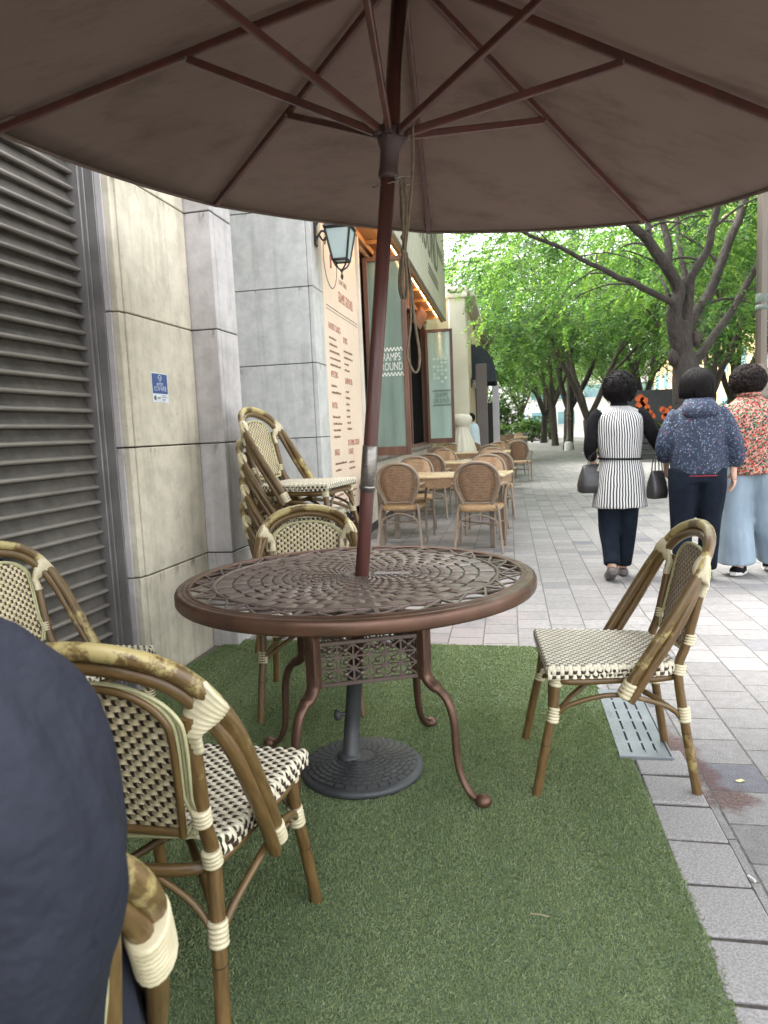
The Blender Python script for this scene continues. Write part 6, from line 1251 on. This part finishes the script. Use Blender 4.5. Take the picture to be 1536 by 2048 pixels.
shoe(w1, J['anL'], J['toeL'], M_shoe); shoe(w1, J['anR'], J['toeR'], M_shoe)
# ---- woman in the floral jacket
w2_ = empty('person', 'woman with a glossy black bob in a navy floral hooded jacket and dark trousers', 'person', (1.365, 5.55, 0), math.radians(-2))
J = dict(pelvis=(0, 0, 0.84), waist=(0, 0, 0.98), chest=(0, 0.01, 1.20), neck=(0.0, 0.03, 1.34), head=(0.0, 0.05, 1.45), shL=(-0.17, 0.0, 1.28), elL=(-0.225, 0.0, 1.03), wrL=(-0.20, 0.12, 0.90), shR=(0.17, 0.0, 1.28), elR=(0.255, -0.01, 1.02), wrR=(0.245, 0.0, 0.835), thL=(0.5, 1, 0), thR=(0, 1, 0), hdR=(0.05, 0.1, -1),
 hipL=(-0.09, 0, 0.80), knL=(-0.10, 0.02, 0.45), anL=(-0.11, -0.02, 0.09), toeL=(-0.12, 0.13, 0.03), hipR=(0.09, 0, 0.80), knR=(0.09, 0.03, 0.45), anR=(0.09, 0.10, 0.09), toeR=(0.10, 0.24, 0.03))
human(w2_, J, curlR=0.45)
mb = MB(); limb(mb, [(-0.088, 0, 0.86), (-0.097, 0.0, 0.70), (-0.103, 0.02, 0.45), (-0.108, 0.0, 0.26), (-0.112, -0.02, 0.10)], [0.118, 0.108, 0.082, 0.074, 0.072]); limb(mb, [(0.088, 0, 0.86), (0.095, 0.0, 0.70), (0.09, 0.03, 0.45), (0.09, 0.06, 0.26), (0.09, 0.095, 0.10)], [0.118, 0.108, 0.082, 0.074, 0.072]); torso(mb, [(0, 0, 0.76, 0.185, 0.125), (0, 0, 0.86, 0.18, 0.12), (0, 0, 0.97, 0.15, 0.11)]); garment('trousers', mb, M_navy, w2_, 0.012, 3, 0.006, seed=4)
mb = MB(); torso(mb, [(0.01, 0, 0.815, 0.180, 0.13), (0.01, 0, 0.835, 0.190, 0.14), (0.0, 0, 0.95, 0.196, 0.145), (0.0, 0, 1.10, 0.194, 0.142), (0.0, 0.0, 1.22, 0.182, 0.125), (0, 0.01, 1.295, 0.145, 0.100), (0, 0.02, 1.335, 0.09, 0.075), (0, 0.025, 1.36, 0.066, 0.064)])
limb(mb, [(-0.13, 0, 1.27), (-0.18, 0.0, 1.20), (-0.225, 0.0, 1.05), (-0.215, 0.08, 0.96), (-0.205, 0.11, 0.915)], [0.060, 0.062, 0.062, 0.058, 0.042]); limb(mb, [(0.13, 0, 1.27), (0.185, 0.0, 1.19), (0.245, -0.01, 1.03), (0.262, -0.005, 0.93), (0.248, 0.0, 0.862)], [0.060, 0.064, 0.066, 0.064, 0.042]); garment('floral_jacket', mb, M_flor, w2_, 0.012, 3, 0.010, 8, seed=5)
mb = MB(); torso(mb, [(0, -0.075, 1.215, 0.07, 0.035), (0, -0.085, 1.25, 0.118, 0.065), (0, -0.070, 1.30, 0.125, 0.075), (0, -0.03, 1.345, 0.105, 0.085), (0, -0.01, 1.37, 0.085, 0.080)]); garment('hood', mb, M_flor, w2_, 0.010, 3, 0.007, 9, seed=6)
mb = MB(); mb.tube([(0.01+0.188*math.cos(t), 0.132*math.sin(t), 0.809) for t in np.linspace(0, 2*PI, 40)[:-1]], 0.0035, 6, closed=True); mb.build('red_hem', mat('red shirt hem', (0.35, 0.03, 0.05), rough=0.8), w2_)
cut2 = lambda p, d: Vector((p.x, min(p.y, 0.045+max(0, d.z)*0.08), p.z))
bob = lambda p, d: Vector((p.x*(1.0+0.10*max(0, -d.z+0.1) if d.z > -0.82 else 0.8), min(p.y, 0.045+max(0, d.z)*0.08), max(p.z, -0.098)))
hair('hair', (0.0, 0.028, 1.470), (0.116, 0.122, 0.120), M_hair, w2_, 0.045, 3.0, 7, bob, 0); strands((0.0, 0.028, 1.470), (0.117, 0.123, 0.121), M_hair, w2_, 420, 5, 0.0042, -0.92, bob)
shoe(w2_, J['anL'], J['toeL'], M_black); shoe(w2_, J['anR'], J['toeR'], M_black)
# ---- woman in the spotted shirt and wide jeans
w3 = empty('person', 'woman with curly hair in a red and green spotted shirt and wide pale jeans', 'person', (1.80, 5.80, 0), math.radians(-4))
J = dict(pelvis=(0, 0, 0.86), waist=(0, 0, 1.0), chest=(0, 0.01, 1.22), neck=(0.0, 0.03, 1.365), head=(-0.015, 0.05, 1.475), shL=(-0.175, 0.0, 1.30), elL=(-0.235, 0.02, 1.03), wrL=(-0.22, 0.10, 0.84), shR=(0.175, 0.0, 1.30), elR=(0.25, 0.0, 1.05), wrR=(0.26, 0.07, 0.84), thL=(0.2, 1, 0), thR=(0, 1, 0),
 hipL=(-0.09, 0, 0.82), knL=(-0.09, 0.0, 0.47), anL=(-0.095, -0.02, 0.085), toeL=(-0.02, 0.12, 0.03), hipR=(0.09, 0, 0.82), knR=(0.12, 0.0, 0.46), anR=(0.20, 0.18, 0.09), toeR=(0.22, 0.32, 0.03))
human(w3, J, face=(-0.25, 1, 0))
mb = MB(); limb(mb, [(-0.09, 0, 0.88), (-0.10, 0.0, 0.70), (-0.10, 0.0, 0.45), (-0.09, -0.01, 0.25), (-0.085, -0.01, 0.095)], [0.125, 0.128, 0.122, 0.128, 0.138], 16); limb(mb, [(0.09, 0, 0.88), (0.11, 0.0, 0.70), (0.14, 0.03, 0.45), (0.18, 0.10, 0.27), (0.21, 0.17, 0.13)], [0.125, 0.128, 0.120, 0.122, 0.130], 16); torso(mb, [(0, 0, 0.80, 0.19, 0.13), (0, 0, 0.99, 0.16, 0.115)]); garment('wide_jeans', mb, M_jean, w3, 0.012, 3, 0.012, 6, seed=8, ws=(1.6, 1.6, .35))
mb = MB(); torso(mb, [(0.0, 0, 0.79, 0.212, 0.150), (0.0, 0, 0.95, 0.206, 0.150), (0.0, 0, 1.12, 0.198, 0.142), (0.0, 0.0, 1.24, 0.188, 0.125), (0, 0.01, 1.315, 0.150, 0.100), (0, 0.02, 1.355, 0.09, 0.078), (-.005, 0.025, 1.39, 0.066, 0.064)])
limb(mb, [(-0.13, 0, 1.29), (-0.18, 0.0, 1.22), (-0.225, 0.01, 1.06), (-0.23, 0.06, 0.93), (-0.225, 0.085, 0.885)], [0.060, 0.062, 0.060, 0.056, 0.048]); limb(mb, [(0.13, 0, 1.29), (0.185, 0.0, 1.22), (0.24, 0.0, 1.06), (0.255, 0.04, 0.93), (0.255, 0.06, 0.885)], [0.060, 0.062, 0.060, 0.056, 0.048]); garment('spotted_shirt', mb, M_spot, w3, 0.012, 3, 0.010, 7, seed=9)
mb = MB(); mb.tube([(-0.005+0.074*math.cos(t), 0.02+0.072*math.sin(t), 1.385) for t in np.linspace(0, 2*PI, 30)[:-1]], 0.015, 8, closed=True); mb.build('collar', M_spot, w3)
cut3 = lambda p, d: Vector((p.x, min(p.y, 0.05+max(0, d.z)*0.07), p.z*(1.0 if d.z > 0 else 0.92)))
hair('hair', (-0.015, 0.025, 1.490), (0.125, 0.120, 0.118), M_hair2, w3, 0.10, 3.4, 12, cut3, 520, 0.024)
shoe(w3, J['anL'], J['toeL'], M_black, M_sole); shoe(w3, J['anR'], J['toeR'], M_black, M_sole)
# ---- handbags
def handbag(name, label, loc, rz, w, h, d, hh, m, strap_w=0.05, clasp=None):
    t = empty(name, label, 'handbag', loc, rz); mb = MB()
    G = []
    for z, s, e in ((-h*1.0, 0.86, 0.8), (-h*0.95, 0.97, 1.05), (-h*.7, 1.0, 1.08), (-h*.4, 0.90, 0.85), (-h*.15, 0.78, 0.5), (0.0, 0.70, 0.22), (0.004, 0.5, 0.1)): G.append([(w/2*s*math.copysign(abs(math.cos(a))**.4, math.cos(a)), d/2*e*math.copysign(abs(math.sin(a))**.5, math.sin(a)), z) for a in [2*PI*k/24 for k in range(24)]])
    mb.grid(G, 0, True, True); mb.add(G[0], [tuple(range(23, -1, -1))]); mb.add(G[-1], [tuple(range(24))]); mb.build('bag_body', m, t)
    mb = MB()
    for sy in (-1, 1): mb.tube(crv([(-strap_w, sy*0.02, -0.03), (-strap_w*.75, sy*0.015, hh*.6), (0, sy*0.010, hh), (strap_w*.75, sy*0.015, hh*.6), (strap_w, sy*0.02, -0.03)], 5), 0.006, 6, sq=0.5)
    mb.build('handle', m, t)
    if clasp: mb = MB(); mb.box((0.035, -d*0.30, -0.015), (0.045, 0.006, 0.085), Matrix.Rotation(0.4, 3, 'Y'), 0, 0.003); mb.build('tassel_tag', clasp, t)
    return t
handbag('handbag', 'black leather tote hanging from the forearm of the woman in stripes', (0.655, 5.70, 0.90), 0.25, 0.27, 0.215, 0.12, 0.10, M_bag, 0.055, mat('pale tag', (0.50, 0.48, 0.40), rough=0.6))
handbag('handbag', 'small black drawstring bag hanging between the striped and floral women', (1.095, 5.62, 0.84), 0.5, 0.145, 0.205, 0.10, 0.12, M_bag, 0.035)
# ---- person standing far off at the facade
M_pale = mat('pale blue shirt', (0.52, 0.60, 0.68), (0.44, 0.52, 0.61), 0.85, 6); M_stn = mat('light stone trousers', (0.42, 0.42, 0.42), rough=0.85)
w4 = empty('person', 'person in a loose pale blue shirt standing by the facade, hands at the face', 'person', (-0.86, 17.6, 0), math.radians(62))
J = dict(pelvis=(0, 0, 0.86), waist=(0, 0, 1.0), chest=(0, 0.01, 1.22), neck=(0, 0.03, 1.35), head=(0, 0.06, 1.455), shL=(-0.16, 0, 1.29), elL=(-0.19, 0.16, 1.07), wrL=(-0.06, 0.27, 1.27), shR=(0.16, 0, 1.29), elR=(0.19, 0.16, 1.07), wrR=(0.06, 0.27, 1.27), thL=(0, -.4, 1), thR=(0, -.4, 1), hdL=(0.2, -0.1, 1), hdR=(-0.2, -0.1, 1),
 hipL=(-0.09, 0, 0.82), knL=(-0.09, 0, 0.45), anL=(-0.09, -0.02, 0.09), toeL=(-0.1, 0.12, 0.03), hipR=(0.09, 0, 0.82), knR=(0.09, 0.02, 0.45), anR=(0.09, 0.02, 0.09), toeR=(0.1, 0.16, 0.03))
human(w4, J, curlL=0.3, curlR=0.3)
mb = MB(); torso(mb, [(0, 0, 0.62, 0.22, 0.17), (0, 0, 0.9, 0.20, 0.155), (0, 0, 1.15, 0.195, 0.14), (0, 0, 1.27, 0.17, 0.11), (0, 0.02, 1.35, 0.06, 0.06)])
for sg in (-1, 1): limb(mb, [(sg*0.13, 0, 1.29), (sg*0.19, 0.06, 1.2), (sg*0.195, 0.16, 1.08), (sg*0.13, 0.22, 1.16), (sg*0.075, 0.26, 1.24)], [0.07, 0.075, 0.072, 0.062, 0.05])
garment('loose_shirt', mb, M_pale, w4, 0.014, 3, 0.010, 6, seed=14)
mb = MB()
for sg in (-1, 1): limb(mb, [(sg*0.09, 0, 0.86), (sg*0.095, 0, 0.45), (sg*0.09, 0, 0.09)], [0.11, 0.085, 0.07])
garment('trousers', mb, M_stn, w4, 0.014, 2, 0.004, seed=15); hair('hair', (0, 0.04, 1.475), (0.10, 0.115, 0.115), M_hair, w4, 0.05, 2, 15, cut2, 0)
for sd in 'LR': shoe(w4, J['an'+sd], J['toe'+sd], M_black)
# ---- companion seated nearest the camera
M_jack = mat('navy grey jacket cloth', (0.014, 0.016, 0.025), (0.021, 0.023, 0.033), 0.8, 2.2, bumps=0.9, bscale=7, bdist=0.03, spec=0.2)
w5 = empty('person', 'person in a navy grey jacket seated in a rattan chair, shoulder and arm seen', 'person', (-0.708, 0.72, 0), 0)
AC = math.radians(-37.8)
def cl(x, y, z): return (x*math.cos(AC)+y*math.sin(AC), -x*math.sin(AC)+y*math.cos(AC), z)   # chair space -> person space
def wl(x, y, z): return (x+0.708, y-0.72, z)                                                      # world -> person space
J = dict(pelvis=cl(0, -0.08, 0.55), waist=cl(-0.02, -0.12, 0.72), chest=cl(-0.05, -0.16, 0.90), neck=wl(-0.80, 0.60, 1.07), head=wl(-0.86, 0.66, 1.20), shL=cl(-0.24, -0.15, 0.97), elL=cl(-0.30, -0.02, 0.74), wrL=cl(-0.16, 0.22, 0.66), shR=wl(-0.56, 0.60, 0.97), elR=wl(-0.515, 0.575, 0.73), wrR=cl(0.04, 0.16, 0.66), thL=(0, 0, 1), thR=(0, 0, 1),
 hipL=cl(-0.10, 0.0, 0.54), knL=cl(-0.12, 0.42, 0.52), anL=cl(-0.12, 0.42, 0.095), toeL=cl(-0.13, 0.56, 0.035), hipR=cl(0.08, 0.0, 0.54), knR=cl(0.10, 0.42, 0.52), anR=cl(0.11, 0.40, 0.095), toeR=cl(0.12, 0.54, 0.035))
human(w5, J, face=(math.sin(AC), math.cos(AC), 0))
mb = MB(); torso(mb, [(*cl(0.0, -0.10, 0.46), 0.22, 0.20), (*cl(-0.01, -0.12, 0.62), 0.21, 0.19), (*cl(-0.03, -0.14, 0.80), 0.20, 0.17), (*wl(-0.76, 0.60, 0.93), 0.19, 0.14), (*wl(-0.78, 0.60, 1.01), 0.15, 0.11), (*wl(-0.80, 0.60, 1.06), 0.085, 0.08), (*wl(-0.80, 0.60, 1.10), 0.07, 0.07)])
limb(mb, [wl(-0.72, 0.60, 1.0), wl(-0.62, 0.595, 0.985), wl(-0.545, 0.590, 0.925), wl(-0.492, 0.580, 0.82), wl(-0.505, 0.560, 0.72), wl(-0.530, 0.555, 0.60), wl(-0.56, 0.56, 0.50)], [0.09, 0.105, 0.122, 0.116, 0.110, 0.108, 0.10], 24); limb(mb, [cl(0.10, -0.05, 0.62), cl(0.08, 0.06, 0.62), cl(0.05, 0.14, 0.655)], [0.09, 0.075, 0.055])
limb(mb, [cl(-0.16, -0.15, 0.98), cl(-0.26, -0.14, 0.95), cl(-0.31, -0.05, 0.84), cl(-0.31, 0.0, 0.75), cl(-0.25, 0.12, 0.69), cl(-0.17, 0.21, 0.665)], [0.082, 0.090, 0.088, 0.084, 0.070, 0.055], 20)
garment('jacket', mb, M_jack, w5, 0.010, 5, 0.016, 11.0, seed=20, ws=(1, 1, 0.28))
mb = MB()
for sg, x0 in ((-1, -0.11), (1, 0.09)): limb(mb, [cl(x0, -0.04, 0.54), cl(x0, 0.2, 0.545), cl(x0+sg*.01, 0.42, 0.53), cl(x0+sg*.01, 0.43, 0.35), cl(x0+sg*.01, 0.41, 0.11)], [0.10, 0.092, 0.078, 0.072, 0.068])
garment('trousers', mb, M_navy, w5, 0.012, 3, 0.006, seed=21); hair('hair', wl(-0.86, 0.645, 1.22), (0.105, 0.118, 0.12), M_hair, w5, 0.03, 2, 25, lambda p, d: Vector((p.x, min(p.y, 0.05), p.z)), 0); strands(wl(-0.86, 0.645, 1.22), (0.107, 0.120, 0.122), M_hair, w5, 500, 9, 0.0034, -0.75, lambda p, d: Vector((p.x, min(p.y, 0.055), p.z)))
for sd in 'LR': shoe(w5, J['an'+sd], J['toe'+sd], M_black, M_sole)
